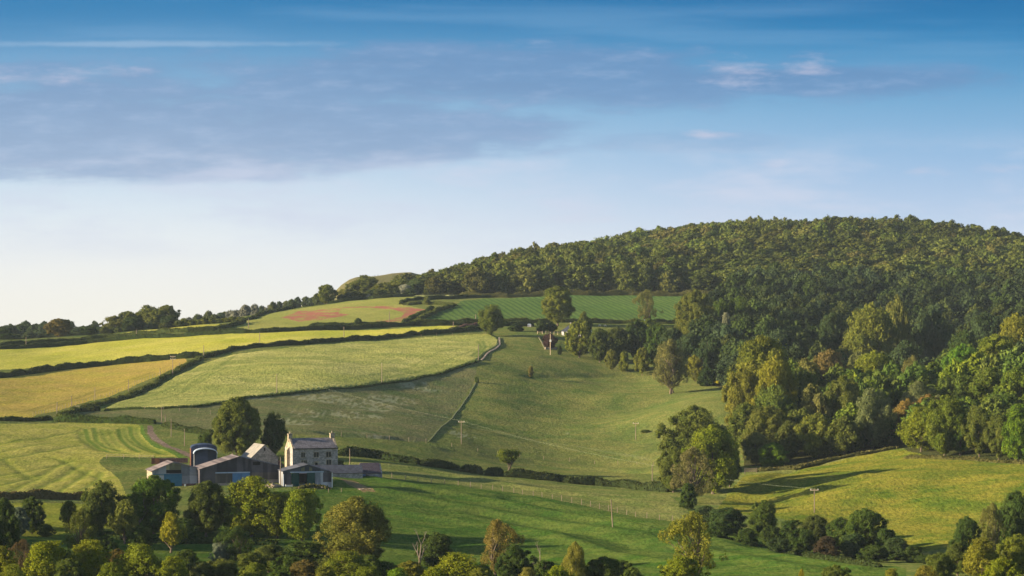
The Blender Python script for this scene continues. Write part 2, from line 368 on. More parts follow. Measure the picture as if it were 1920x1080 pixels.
# drill lines and tramlines in the pale corn
for pl, a in [([(896, 640), (902, 652), (898, 664), (884, 676)], .9), ([(905, 640), (910, 652), (905, 664), (892, 677)], .9), ([(918, 642), (921, 652), (914, 664), (898, 678)], .5),
    ([(230, 757), (300, 736), (360, 715), (410, 690), (440, 668)], .55), ([(255, 760), (330, 740), (385, 715), (430, 690)], .5), ([(350, 728), (400, 700), (425, 682)], .5),
    ([(560, 727), (660, 715), (760, 695), (820, 670), (870, 655)], .4), ([(700, 718), (780, 700), (850, 680), (890, 664)], .45), ([(620, 700), (700, 690), (800, 665), (860, 650)], .25)]:
    stroke(wear, pl, .7, a * .8)
for pl, a in [([(30, 775), (130, 745), (240, 715), (285, 697)], .55), ([(60, 772), (150, 745), (250, 716), (290, 700)], .45)]: stroke(wear, pl, 1.2, a)
for pl in [[(100, 783), (200, 750), (290, 718), (325, 697), (372, 670)], [(88, 785), (190, 750), (280, 718), (318, 696), (366, 670)]]: stroke(wear, pl, .8, .8)
for pl, a in [([(480, 735), (640, 752), (760, 775), (870, 792)], .10), ([(870, 795), (1000, 825), (1140, 850), (1220, 862)], .08)]: stroke(pale, pl, .8, a)
for pl, h in [([(700, 905), (900, 940), (1100, 975), (1300, 1010), (1450, 1030)], .5), ([(760, 960), (1000, 995), (1150, 1040), (1300, 1065)], .45), ([(960, 940), (1150, 975), (1300, 1010)], -.4), ([(1000, 706), (1100, 702), (1250, 694)], -.35),
    ([(620, 815), (760, 825), (900, 850), (1100, 875), (1250, 890)], -.45), ([(640, 870), (800, 885), (1000, 920), (1200, 948), (1280, 958)], .4), ([(1420, 905), (1480, 880), (1600, 862), (1680, 852)], -.7), ([(1380, 930), (1500, 935), (1620, 905)], .6),
    ([(720, 925), (900, 955), (1080, 985), (1200, 1005)], .35), ([(820, 1010), (1000, 1040), (1150, 1070)], -.4), ([(1240, 1020), (1400, 1050), (1500, 1072)], .4), ([(900, 960), (1100, 1000), (1200, 1030)], -.35), ([(1350, 1020), (1500, 1050), (1620, 1075)], .35), ([(1300, 1000), (1450, 1030), (1600, 1060)], -.35)]: ditch(pl, 3.2, h * 1.6)
# drifts of white flowers
for c in [(620, 745, 60, 3), (690, 757, 40, 6), (575, 772, 28, 4), (665, 775, 45, 3), (545, 788, 40, 3), (790, 725, 40, 3), (735, 745, 40, 4), (480, 745, 25, 2), (870, 818, 25, 2), (1070, 815, 10, 2), (700, 815, 30, 2)]:
    p = G(c[0], c[1]); rx = c[2] / F * p[1] * 1.2; q = G(c[0], c[1] + c[3]); ry = abs(p[1] - q[1]) * 1.6 + 3
    d = ((gx - p[0]) / rx) ** 2 + ((gy - p[1]) / ry) ** 2; k = np.clip(1.3 - d, 0, 1)
    nz = .7 * vnoise(gx / 4, gy / 6, 7) + 1.6 * vnoise(gx / .8, gy / 3.5, 8) + .2
    pale = np.maximum(pale, np.clip(k * 1.1 * (nz - .1) * .7, 0, .24))
fields = [  # name, polygon
 ('mown_field', [(-160, 796), (140, 793), (262, 799), (264, 812), (285, 835), (320, 853), (338, 861), (280, 859), (195, 857), (185, 865), (205, 885), (222, 905), (240, 937), (-160, 940)]),
 ('hay_field', [(-160, 712), (0, 706), (130, 691), (345, 667), (352, 676), (318, 693), (300, 704), (240, 729), (130, 761), (60, 785), (-160, 791)]),
 ('farm_track', [(276, 800), (286, 800), (288, 810), (300, 822), (322, 838), (350, 852), (362, 858), (362, 863), (345, 857), (310, 838), (285, 822), (277, 812)]),
 ('soft_verge', [(262, 799), (268, 800), (272, 812), (284, 825), (310, 842), (345, 860), (362, 866), (338, 863), (320, 853), (285, 835), (264, 812)]),
 ('yellow_field', [(-160, 656), (0, 654), (130, 646), (300, 636), (450, 627.5), (580, 621.5), (860, 611.5), (842, 620), (785, 627), (580, 641), (440, 650), (380, 660), (345, 664), (130, 685), (0, 692), (-160, 697)]),
 ('skyline_field', [(120, 639), (200, 630.5), (300, 620), (360, 612.5), (440, 607), (418, 619), (350, 625), (200, 634), (130, 639)]),
 ('poppy_field', [(450, 604), (500, 591), (580, 578), (660, 567.5), (750, 558.5), (820, 555), (890, 553), (870, 558), (800, 562), (752, 568), (755, 573), (806, 582), (760, 606), (690, 611), (580, 613), (470, 620), (440, 619)]),
 ('crop_field', [(870, 562), (905, 558), (1000, 556), (1290, 554), (1410, 556), (1410, 604), (1200, 603), (1000, 603), (800, 602), (795, 599), (830, 580), (850, 575)]),
 ('corn_field', [(198, 767), (240, 749), (300, 726), (340, 706), (380, 682), (440, 663), (540, 651), (600, 644), (700, 638), (800, 632), (918, 628), (932, 634), (935, 645), (912, 665), (893, 685), (830, 700), (760, 715), (680, 724), (560, 733), (480, 742), (430, 752), (360, 765), (300, 768), (200, 768)]),
 ('flower_meadow', [(150, 771), (300, 771), (360, 768), (430, 755), (480, 745), (560, 736), (680, 727), (760, 718), (830, 703), (896, 688), (890, 715), (850, 772), (800, 828), (640, 822), (400, 816), (310, 798), (150, 788)]),
 ('lush_pasture', [(630, 896), (730, 903), (860, 915), (960, 930), (1080, 950), (1200, 972), (1290, 983), (1350, 992), (1500, 1027), (1600, 1052), (1700, 1075), (1700, 1120, 345), (200, 1120, 345), (-160, 1120, 345), (-160, 1000), (60, 1003), (170, 990), (290, 1000), (370, 960), (430, 928), (560, 922), (622, 922)]),
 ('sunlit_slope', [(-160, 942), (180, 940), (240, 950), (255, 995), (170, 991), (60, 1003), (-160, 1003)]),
 ('bare_earth', [(637, 906), (664, 908), (690, 918), (704, 927), (682, 927), (655, 915)]),
 ('grass_strip', [(640, 866), (800, 880), (950, 900), (1100, 919), (1250, 932), (1290, 955), (1290, 983), (1200, 972), (1080, 950), (960, 930), (860, 915), (730, 903)]),
 ('golden_meadow', [(1340, 960), (1385, 905), (1400, 888), (1500, 878), (1600, 858), (1685, 842), (1760, 862), (1830, 866), (1920, 872), (2080, 880), (2080, 1000), (1900, 1015), (1720, 1040), (1600, 1005), (1450, 975)]),
]
wf = [GD(-200, 1310), GD(760, 1305), GD(1000, 1296), GD(1400, 1292), GD(1340, 1100), GD(1180, 1040), GD(1240, 960), GD(1360, 880), GD(1385, 800), GD(1395, 668), GD(1500, 655), GD(1692, 662), GD(1712, 630), GD(1800, 621), GD(1920, 608), GD(2600, 590), GD(2600, 1900), GD(-200, 1900)]
fields.append(('earthwork', None))
fields.insert(0, ('woodland_floor', [tuple(p[:2]) for p in wf]))
nr, nc = GX.shape
fc_x = (GX[:-1, :-1] + GX[1:, 1:]).ravel() / 2; fc_y = (GY[:-1, :-1] + GY[1:, 1:]).ravel() / 2
ii, jj = np.meshgrid(np.arange(nr - 1), np.arange(nc - 1), indexing='ij'); b0 = (ii * nc + jj).ravel()
quads = np.stack([b0, b0 + 1, b0 + nc + 1, b0 + nc], 1)
fid = np.zeros(len(quads), int)
WP = {}
for k, (nm, poly) in enumerate(fields):
    w = poly if nm == 'woodland_floor' else [(-700, 1780), (200, 1780), (200, 2400), (-700, 2400)] if poly is None else gpoly(dens(poly + [poly[0]], 4))
    WP[nm] = w; fid[inpoly(fc_x, fc_y, w)] = k + 1
for poly in ([(525, 593), (560, 583), (642, 576.5), (634, 587), (658, 588), (640, 592), (600, 599), (560, 601)],
             [(640, 578), (642, 575.5), (735, 574.5), (800, 580.5), (790, 588), (755, 606), (738, 607.5), (728, 604), (688, 603), (720, 598), (752, 592), (757, 586), (735, 580), (700, 577.5)]):
    patch[inpoly(gx, gy, gpoly(dens(poly + [poly[0]], 3)))] = 1
# corn stands above the meadow beside it
cm = inpoly(gx, gy, WP['corn_field']); dz[cm] += .45
gz = gz + dz
FM = {
 'ground': field_mat('grass', (.072, .112, .030), (.105, .138, .038), (.165, .165, .055), (.10, .09), .3, bump=.45),
 'woodland_floor': field_mat('leaf_litter', (.04, .05, .018), (.055, .05, .025), (.035, .045, .016)),
 'mown_field': field_mat('mown_grass', (.21, .235, .042), (.27, .27, .055), (.34, .31, .09), (.16, .10), .5, wear=(.095, .155, .025), bump=.35),
 'hay_field': field_mat('ripe_hay', (.35, .28, .058), (.30, .27, .050), (.39, .28, .085), (.06, .05), .0, wear=(.19, .17, .04), bump=.3),
 'farm_track': field_mat('packed_earth', (.17, .125, .11), (.22, .165, .14), (.13, .10, .09), (.3, .3), wear=(.22, .18, .15), bump=.1),
 'soft_verge': field_mat('green_verge', (.085, .16, .025), (.085, .15, .025), (.11, .18, .035)),
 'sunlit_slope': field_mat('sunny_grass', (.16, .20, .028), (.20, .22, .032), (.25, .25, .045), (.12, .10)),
 'yellow_field': field_mat('yellow_grass', (.36, .36, .050), (.31, .335, .050), (.44, .40, .10), (.04, .035), .02, bump=.25),
 'skyline_field': field_mat('yellow_pasture', (.34, .33, .06), (.30, .31, .055), (.40, .37, .10), (.04, .03), .02, bump=.2),
 'poppy_field': field_mat('flowery_pasture', (.20, .22, .060), (.25, .245, .075), (.19, .215, .055), (.05, .04), .0, flower=((.27, .085, .085), .9), bump=.25),
 'crop_field': field_mat('green_crop', (.058, .112, .028), (.072, .126, .032), (.092, .142, .040), (.04, .03), rows=(.10, -.13, (.028, .060, .024), .6), bump=.2),
 'corn_field': field_mat('young_barley', (.31, .315, .095), (.38, .365, .135), (.20, .235, .065), (.055, .075), .35, wear=(.085, .14, .03), bump=.6, contrast=1.2),
 'flower_meadow': field_mat('rough_meadow', (.078, .112, .040), (.105, .125, .052), (.15, .14, .07), (.08, .09), .0, bump=.45),
 'lush_pasture': field_mat('lush_grass', (.034, .082, .014), (.050, .100, .018), (.105, .138, .032), (.13, .16), .2, bump=.4),
 'bare_earth': field_mat('scraped_soil', (.20, .12, .075), (.24, .16, .10), (.12, .13, .05), (.4, .3), bump=.3),
 'earthwork': field_mat('rough_down_grass', (.135, .125, .055), (.165, .135, .062), (.10, .105, .045), (.03, .03)),
 'grass_strip': field_mat('tall_grass', (.095, .135, .035), (.125, .155, .042), (.19, .19, .07), (.12, .14), .16, bump=.45),
 'golden_meadow': field_mat('golden_grass', (.066, .112, .015), (.110, .138, .020), (.215, .190, .034), (.08, .08), -.2, bump=.7, contrast=.95, patch=.045),
}
names = ['ground'] + [f[0] for f in fields]
allV = np.stack([gx, gy, gz], 1)
for k, nm in enumerate(names):
    q = quads[fid == k]
    if len(q) == 0: continue
    u, inv = np.unique(q, return_inverse=True)
    me = np_mesh(nm, allV[u], inv.reshape(-1, 4), FM[nm], {'wear': wear[u], 'pale': pale[u], 'patch': patch[u]}, smooth=True)
    tag(link(bpy.data.objects.new(nm, me)), kind='structure')

# ------------------------------------------------------------------ trees: prototypes of unit width and height
ICO = None
def ico():
    global ICO
    if ICO is None:
        import bmesh
        bm = bmesh.new(); bmesh.ops.create_icosphere(bm, subdivisions=1, radius=1)
        ICO = (np.array([v.co[:] for v in bm.verts]), np.array([[v.index for v in f.verts] for f in bm.faces])); bm.free()
    return ICO
def unit(v): return v / (np.linalg.norm(v, axis=-1, keepdims=True) + 1e-9)
def crown(seed, a=.9, b=.6, z0=.12, nclump=70, nleaf=8000, leaf=.03, rc=(.07, .14), core=.78, irr=.3, asp=1.0, tip=0.0, drop=0.0, inner=.2):
    g = np.random.default_rng(seed); C = []; RC = []
    ph = g.random(6) * 6.28
    def rad(t, th):
        w = 1 + irr * (.5 * np.sin(2 * th + ph[0] + 3 * t) + .4 * np.sin(3 * th + ph[1] - 5 * t) + .4 * np.sin(5 * th + ph[2] + 7 * t))
        return .5 * np.sin(np.pi * np.clip(t, .02, .98) ** a) ** b * w
    tries = 0
    while len(C) < nclump and tries < nclump * 40:
        tries += 1
        t = g.random(); th = g.random() * 6.283; rr = rad(t, th); r_ = g.uniform(*rc)
        if g.random() > .35 + rr * 1.3: continue
        k = g.uniform(.80, 1.0) if g.random() > inner else g.uniform(.2, .8)
        rp = max(rr * k - r_ * .7, 0)
        p = np.array([rp * math.cos(th), rp * math.sin(th), z0 + r_ * .5 + t * (1 - z0 - r_ * 1.0)])
        if C:
            md = min(np.linalg.norm((p - c)) for c in C)
            if md < r_ * .6 or (len(C) > 25 and md > r_ * 2.1): continue
        C.append(p); RC.append(r_)
    if core:
        for t in (.22, .4, .58, .76):
            for q_ in range(3):
                th = g.random() * 6.283; rr = rad(t, th) * .38
                C.append(np.array([rr * math.cos(th), rr * math.sin(th), z0 + t * (1 - z0)])); RC.append(min(rad(t, th) * .48, .2))
    C = np.array(C); RC = np.array(RC); m = len(C)
    share = RC ** 2 / (RC ** 2).sum(); cnt = np.maximum((share * nleaf).astype(int), 6)
    ci = np.repeat(np.arange(m), cnt); N = len(ci)
    outw = unit(C * [1, 1, .6] - np.array([0, 0, .35])); 
    d = unit(g.normal(size=(N, 3)) + .75 * outw[ci] + np.array([0, 0, .35 - drop]))
    lump = 1 + .22 * np.sin(d[:, 0] * 5 + ci) * np.sin(d[:, 1] * 6 + 2 * ci) * np.cos(d[:, 2] * 5 + ci * .7)
    shell = (g.uniform(.72, 1.08, N) + .22 * g.random(N) ** 4) * lump
    stretch = np.array([1, 1, .82 / asp])
    pos = C[ci] + d * (RC[ci] * shell)[:, None] * stretch
    if tip: pos[:, 2] += np.where(d[:, 2] > .6, g.random(N) * tip * RC[ci] * 2, 0)
    if drop: pos[:, 2] -= np.where(g.random(N) < .4, g.random(N) * drop * .12, 0)
    nrm = unit(d + .75 * g.normal(size=(N, 3)))
    tx = unit(np.cross(nrm, g.normal(size=(N, 3)))); ty = np.cross(nrm, tx)
    sz = leaf * g.uniform(.55, 1.35, N); el = g.uniform(.5, .85, N)
    q = np.stack([pos - tx * sz[:, None], pos - ty * (sz * el)[:, None], pos + tx * sz[:, None], pos + ty * (sz * el)[:, None]], 1)
    q = (q - pos[:, None]) * np.array([1, 1, 1 / asp]) + pos[:, None]
    q[..., 2] = np.clip(q[..., 2], 0.01, 1.03)
    V = [q.reshape(-1, 3)]; Q = np.arange(N * 4).reshape(-1, 4)
    cv = g.random(m); lv = np.clip(.5 * cv[ci] + .5 * g.random(N), 0, 1); var = [np.repeat(lv, 4)]
    tr = None
    if core:
        iv, it = ico(); nv = len(iv)
        cvv = C[:, None, :] + iv[None] * (RC * core)[:, None, None] * stretch * (1 + .2 * g.normal(size=(m, nv, 1)) * .5)
        tr = (it[None] + (np.arange(m) * nv)[:, None, None]).reshape(-1, 3) + N * 4
        V.append(cvv.reshape(-1, 3)); var.append(np.repeat(cv * .5 + .1, nv))
    return np.concatenate(V), Q, tr, np.concatenate(var), C, RC
def trunk_mb(seed, C, z0, r=.028, lean=.03, limbs=10, split=.3, asp=1.0):
    g = random.Random(seed); mb = MB()
    px, py = 0, 0; pz = -.05; rr = r * 1.35; n_ = 5; top = .72; path = [(0, 0, -.05)]
    for i in range(1, n_ + 1):
        nx, ny, nz_ = px + g.uniform(-lean, lean), py + g.uniform(-lean, lean), -.05 + (top + .05) * i / n_
        r2_ = r * (1.0 - .75 * i / n_); mb.tube((px, py, pz), (nx, ny, nz_), rr, r2_, 7); px, py, pz, rr = nx, ny, nz_, r2_; path.append((nx, ny, nz_))
    order = list(range(len(C))); g.shuffle(order)
    for k in order[:limbs]:
        c = C[k]; base = path[min(len(path) - 2, max(1, int((c[2] * .55) * n_ / top)))]
        mid = (base[0] * .45 + c[0] * .55 + g.uniform(-.03, .03), base[1] * .45 + c[1] * .55 + g.uniform(-.03, .03), base[2] * .4 + c[2] * .6 - .02)
        mb.tube(base, mid, r * .42, r * .26, 5); mb.tube(mid, tuple(c), r * .26, r * .08, 5)
    return mb
PROTO = {}
def proto(key, z0=.12, bark='bark', tr_r=.026, limbs=10, lean=.02, **kw):
    V, Q, T_, var, C, RC = crown(z0=z0, **kw)
    me = np_mesh(key + '_crown', V, Q, FOL, {'var': var}, tris=T_)
    tm = trunk_mb(kw['seed'], C, z0, tr_r, lean, limbs).mesh(key + '_trunk', M[bark])
    PROTO[key] = (me, tm)
# close trees
proto('round', seed=61, a=.8, b=.5, z0=.10, nclump=170, nleaf=30000, leaf=.0125, rc=(.035, .085), irr=.12)
proto('dome', seed=1, a=.85, b=.55, z0=.10, nclump=170, nleaf=28000, leaf=.0125, rc=(.035, .09), irr=.32)
proto('dome2', seed=2, a=.95, b=.6, z0=.06, nclump=170, nleaf=26000, leaf=.013, rc=(.035, .09), irr=.38)
proto('oval', seed=3, a=.9, b=.7, z0=.07, nclump=110, nleaf=22000, leaf=.014, rc=(.045, .10), irr=.4, tip=.25)
proto('leafy', seed=4, a=.75, b=.65, z0=.06, nclump=130, nleaf=16000, leaf=.017, rc=(.04, .085), irr=.38, tip=.5, core=.6)
proto('leafy2', seed=5, a=.85, b=.7, z0=.05, nclump=120, nleaf=15000, leaf=.018, rc=(.04, .09), irr=.45, tip=.5, core=.6)
proto('birch', seed=6, a=.8, b=.55, z0=.03, bark='bark_pale', tr_r=.014, limbs=16, nclump=200, nleaf=28000, leaf=.011, rc=(.03, .07), irr=.25, drop=.5, core=.6)
proto('sparse', seed=7, a=.85, b=.7, z0=.12, tr_r=.03, limbs=34, lean=.05, nclump=120, nleaf=17000, leaf=.0105, rc=(.035, .08), irr=.45, core=0, inner=.35, tip=.3)
proto('orchard', seed=8, a=.7, b=.8, z0=.22, tr_r=.045, limbs=18, lean=.05, nclump=70, nleaf=7500, leaf=.024, rc=(.05, .10), irr=.55, core=.55, tip=.4)
proto('shrub', seed=9, a=.7, b=.45, z0=.0, tr_r=.02, limbs=6, nclump=120, nleaf=15000, leaf=.018, rc=(.045, .11), irr=.4)
proto('windswept', seed=10, a=1.3, b=.8, z0=.35, tr_r=.05, limbs=18, lean=.12, nclump=32, nleaf=4500, leaf=.025, rc=(.05, .10), irr=.8, core=.6, tip=.5)
# trees in the middle distance
for i in range(4): proto('mid%d' % i, seed=20 + i, a=.85 + .06 * i, b=.5 + .05 * i, z0=.06, nclump=160, nleaf=12000, leaf=.019, rc=(.035, .09), irr=.22 + .05 * i)
for i in range(2): proto('tall%d' % i, seed=30 + i, a=.95, b=.45, z0=.05, nclump=90, nleaf=9000, leaf=.024, rc=(.055, .12), irr=.35)
proto('midbush', seed=35, a=.7, b=.4, z0=.0, tr_r=.02, limbs=4, nclump=60, nleaf=6000, leaf=.03, rc=(.08, .15), irr=.2)
proto('poplar', seed=36, a=.8, b=.5, z0=.02, nclump=60, nleaf=6000, leaf=.035, rc=(.08, .16), irr=.2, tip=.4)
FAR = []
for i in range(6): FAR.append(crown(40 + i, a=.9, b=.5 + .04 * i, z0=.0, nclump=80, nleaf=2000, leaf=.032, rc=(.045, .095), irr=.22, core=.8))

DG, MG, YG, OL = (.038, .062, .018), (.080, .118, .022), (.185, .215, .016), (.132, .142, .030)
GO, BR, BG, SI, WH, PU, TN = (.22, .205, .020), (.120, .095, .035), (.055, .085, .050), (.17, .21, .15), (.42, .44, .36), (.055, .028, .036), (.165, .155, .060)
BGN = (.095, .165, .018)
DF = (.056, .088, .022)
def mixc(a, b, t): return tuple(a[i] * (1 - t) + b[i] * t for i in range(3))
taken = []
def put_tree(x, y, h, w, key, col, label, cat='tree', group=None, name=None, bark=None):
    z = float(H(x, y)[0]); e = empty(name or ('bush' if cat == 'bush' else 'broadleaf_tree'), (x, y, z - .1), rnd.uniform(0, 6.28))
    tag(e, label, cat, group); cm_, tm = PROTO[key]
    c = link(bpy.data.objects.new('crown', cm_), e); t = link(bpy.data.objects.new('trunk', tm), e)
    for o in (c, t): o.scale = (w, w, h)
    c.color = (*col, 1); taken.append((x, y, w)); return e
def T_(px, top, base, w, key, col, label, cat='tree', group=None, name=None, D=None):
    p = G(px, base) if D is None else GD(px, D)
    ztop = at(px, top, p[1])[2]; h = max(ztop - p[2] + .1, 1.0)
    return put_tree(p[0], p[1], h, w / F * p[1], key, col, label, cat, group, name)
OR = 'trees in the old orchard below the farm'; FG = 'tree tops along the bottom edge'; ST = 'bushes along the stream hollow'
T_(444, 745, 866, 96, 'round', mixc(OL, MG, .25), 'huge dark round horse chestnut standing behind the barns', name='chestnut_tree')
T_(514, 774, 862, 48, 'oval', DF, 'dark ragged tree between the chestnut and the stone farmhouse')
T_(384, 812, 862, 34, 'dome2', DF, 'small dark tree at the left foot of the huge chestnut behind the barns')
T_(637, 862, 884, 18, 'shrub', MG, 'small green shrub against the right end of the farmhouse', 'bush')
T_(188, 903, 1000, 78, 'oval', mixc(DF, OL, .35), 'tall dark tree at the end of the low hedge below the mown field', group=OR)
T_(290, 892, 1000, 112, 'dome2', mixc(BGN, DF, .3), 'large bright green leafy tree in front of the teal barn door', group=OR)
T_(235, 938, 1012, 52, 'orchard', OL, 'pale olive tree on a short trunk left of the small golden orchard tree', group=OR)
T_(320, 962, 1026, 48, 'orchard', GO, 'small golden orchard tree on a bare trunk in the shaded grass', group=OR)
T_(387, 903, 1003, 92, 'dome', mixc(DF, OL, .4), 'dark dense tree with a lit olive top below the grey barn', group=OR)
T_(470, 896, 1002, 128, 'leafy', mixc(YG, MG, .25), 'widest yellow green tree, in front of the blue barn doors', group=OR)
T_(520, 925, 1005, 80, 'leafy2', mixc(YG, MG, .5), 'mid green tree between the two yellow green trees below the barn', group=OR)
T_(566, 920, 1012, 84, 'leafy2', mixc(YG, MG, .2), 'upright yellow green tree below the shed with green doors', group=OR)
T_(665, 932, 1055, 150, 'birch', (.160, .150, .032), 'broad golden brown birch at the edge of the dark green field', name='birch_tree')
T_(130, 940, 988, 40, 'orchard', mixc(MG, OL, .5), 'small round tree alone in the sunlit grass under the long hedge', group=OR)
T_(60, 932, 998, 52, 'dome2', DF, 'dark tree on a thin trunk right of the silvery bush', group=OR)
T_(35, 950, 1003, 42, 'shrub', mixc(SI, BG, .5), 'silvery grey green bush at the far left edge', 'bush')
T_(8, 935, 1045, 66, 'dome', DF, 'tall dark tree cut by the left edge of the picture', group=OR)
T_(86, 982, 1002, 30, 'shrub', DF, 'clipped dark bush under the sunlit slope at far left', 'bush')
T_(152, 955, 1050, 74, 'sparse', mixc(OL, DF, .4), 'thin twiggy tree in shade in front of the tall dark tree', group=OR)
T_(197, 1003, 1052, 46, 'shrub', DF, 'dark green shrub in shade below the pale olive tree', 'bush')
T_(265, 985, 1020, 50, 'shrub', mixc(MG, DF, .5), 'low mid green shrub at the foot of the large bright green tree', 'bush')
T_(345, 970, 1010, 46, 'shrub', mixc(DF, MG, .3), 'low dark shrub right of the small golden orchard tree', 'bush')
T_(2, 1026, 0, 76, 'leafy', mixc(GO, YG, .4), 'golden green tree top at the bottom left corner', group=FG, D=352)
T_(45, 1012, 0, 60, 'sparse', (.09, .06, .035), 'brownish twiggy bush behind the tree tops of the bottom left corner', 'bush', D=372)
T_(86, 1018, 0, 96, 'leafy2', YG, 'second tree top from the left corner, bright yellow green with a spiky top', group=FG, D=350)
T_(172, 1014, 0, 92, 'leafy', mixc(YG, GO, .25), 'third tree top from the left corner, with one tall pointed shoot', group=FG, D=354)
T_(222, 1030, 0, 64, 'dome', (.10, .07, .025), 'rounded russet bush between two yellow green tree tops', 'bush', D=362)
T_(262, 1022, 0, 84, 'leafy2', mixc(YG, OL, .3), 'yellow green tree top right of the russet bush', group=FG, D=352)
T_(325, 1044, 0, 62, 'leafy', mixc(YG, OL, .2), 'small round yellow green tree top below the small golden orchard tree', group=FG, D=346)
T_(375, 1052, 0, 60, 'shrub', mixc(OL, BG, .5), 'grey olive bush at the bottom edge left of the middle of the orchard', 'bush', D=352)
T_(415, 1048, 0, 84, 'dome2', OL, 'olive tree top at the bottom edge, right of the grey olive bush', group=FG, D=358)
T_(445, 988, 1050, 88, 'sparse', DF, 'low dark spreading apple tree below the widest yellow green tree', group=OR)
T_(415, 1015, 1050, 40, 'shrub', SI, 'small silvery shrub in the shaded orchard grass', 'bush')
T_(505, 1022, 0, 90, 'dome', mixc(OL, DF, .4), 'dull olive rounded tree left of the birch', group=FG, D=385)
T_(570, 1014, 1062, 84, 'shrub', mixc(DF, MG, .4), 'dark green dome shaped thicket at the left foot of the birch', 'bush')
T_(575, 1050, 0, 70, 'dome2', (.13, .10, .035), 'russet and olive tree top below the dark thicket beside the birch', group=FG, D=352)
T_(650, 1035, 0, 96, 'leafy', mixc(YG, OL, .35), 'yellow green tree top right below the birch', group=FG, D=362)
T_(718, 1052, 0, 60, 'shrub', MG, 'mid green bush at the right foot of the birch', 'bush', D=378)
T_(745, 1066, 0, 56, 'leafy', (.14, .24, .02), 'small vivid lime green tree top on the bottom edge', group=FG, D=342)
T_(818, 998, 1064, 76, 'dome2', DF, 'dark dense tree with the bare dead tree at its left side')
T_(770, 1052, 0, 66, 'dome', mixc(GO, OL, .5), 'yellowish rounded tree top under the bare dead tree', group=FG, D=350)
T_(858, 1040, 0, 104, 'leafy2', mixc(YG, GO, .2), 'wide yellow green tree top below the dark dense tree', group=FG, D=350)
T_(932, 976, 0, 100, 'sparse', (.19, .14, .04), 'thin crowned tree with a reddish top in the near green field', D=380)
T_(965, 1022, 0, 72, 'dome', DF, 'dark rounded tree right of the reddish topped tree', D=372)
T_(905, 1058, 0, 50, 'shrub', MG, 'mid green bush at the foot of the reddish topped tree', 'bush', D=352)
T_(1078, 1016, 0, 56, 'birch', mixc(GO, TN, .4), 'golden weeping tree top above the bottom edge, near the second bare tree', D=352)
T_(1045, 1062, 0, 60, 'leafy', YG, 'small lime tree top between the second bare tree and the weeping tree', group=FG, D=343)
T_(1130, 1044, 0, 92, 'dome2', mixc(DF, MG, .6), 'dark green rounded tree top right of the golden weeping tree', group=FG, D=354)
T_(990, 1066, 0, 50, 'leafy2', mixc(GO, TN, .5), 'tan tree top at the foot of the second bare tree', group=FG, D=344)
T_(1300, 962, 0, 128, 'sparse', (.19, .19, .028), 'tall golden tree with open crown at the bottom of the near field', D=372)
T_(1280, 1045, 0, 90, 'leafy', mixc(YG, GO, .3), 'low yellow green growth at the foot of the tall golden tree', 'bush', D=362)
T_(1568, 1060, 0, 72, 'dome2', mixc(MG, OL, .4), 'green tree top alone on the bottom edge right of the golden tree', group=FG, D=345)
T_(1502, 1068, 0, 16, 'leafy', GO, 'tiny golden tree tip on the bottom edge', group=FG, D=345)
RC_ = 'trees in the bottom right corner'
T_(1905, 922, 0, 84, 'dome', DF, 'tallest tree of the bottom right corner, dark and cut by the edge', group=RC_, D=440)
T_(1860, 945, 0, 66, 'sparse', mixc(OL, TN, .4), 'olive open tree beside the tallest tree of the bottom right corner', group=RC_, D=430)
T_(1812, 968, 0, 60, 'dome2', DF, 'dark tree at the left end of the bottom right corner clump', group=RC_, D=425)
T_(1795, 1018, 0, 70, 'dome', mixc(OL, DF, .5), 'dull olive tree in front of the dark tree of the corner clump', group=RC_, D=385)
T_(1840, 1012, 0, 84, 'leafy2', mixc(GO, OL, .4), 'golden green broad tree in the bottom right corner', group=RC_, D=372)
T_(1905, 1002, 0, 80, 'dome2', mixc(YG, OL, .5), 'green gold tree cut by the right edge near the bottom', group=RC_, D=378)
T_(1760, 1036, 0, 62, 'shrub', mixc(MG, OL, .5), 'round bush at the lowest left foot of the corner clump', 'bush', group=RC_, D=360)
T_(1880, 1048, 0, 80, 'leafy', YG, 'lime green tree top at the very bottom right corner', group=RC_, D=352)
T_(1735, 1062, 0, 50, 'leafy2', mixc(GO, BR, .4), 'small golden brown tree top at the start of the corner clump', group=RC_, D=348)
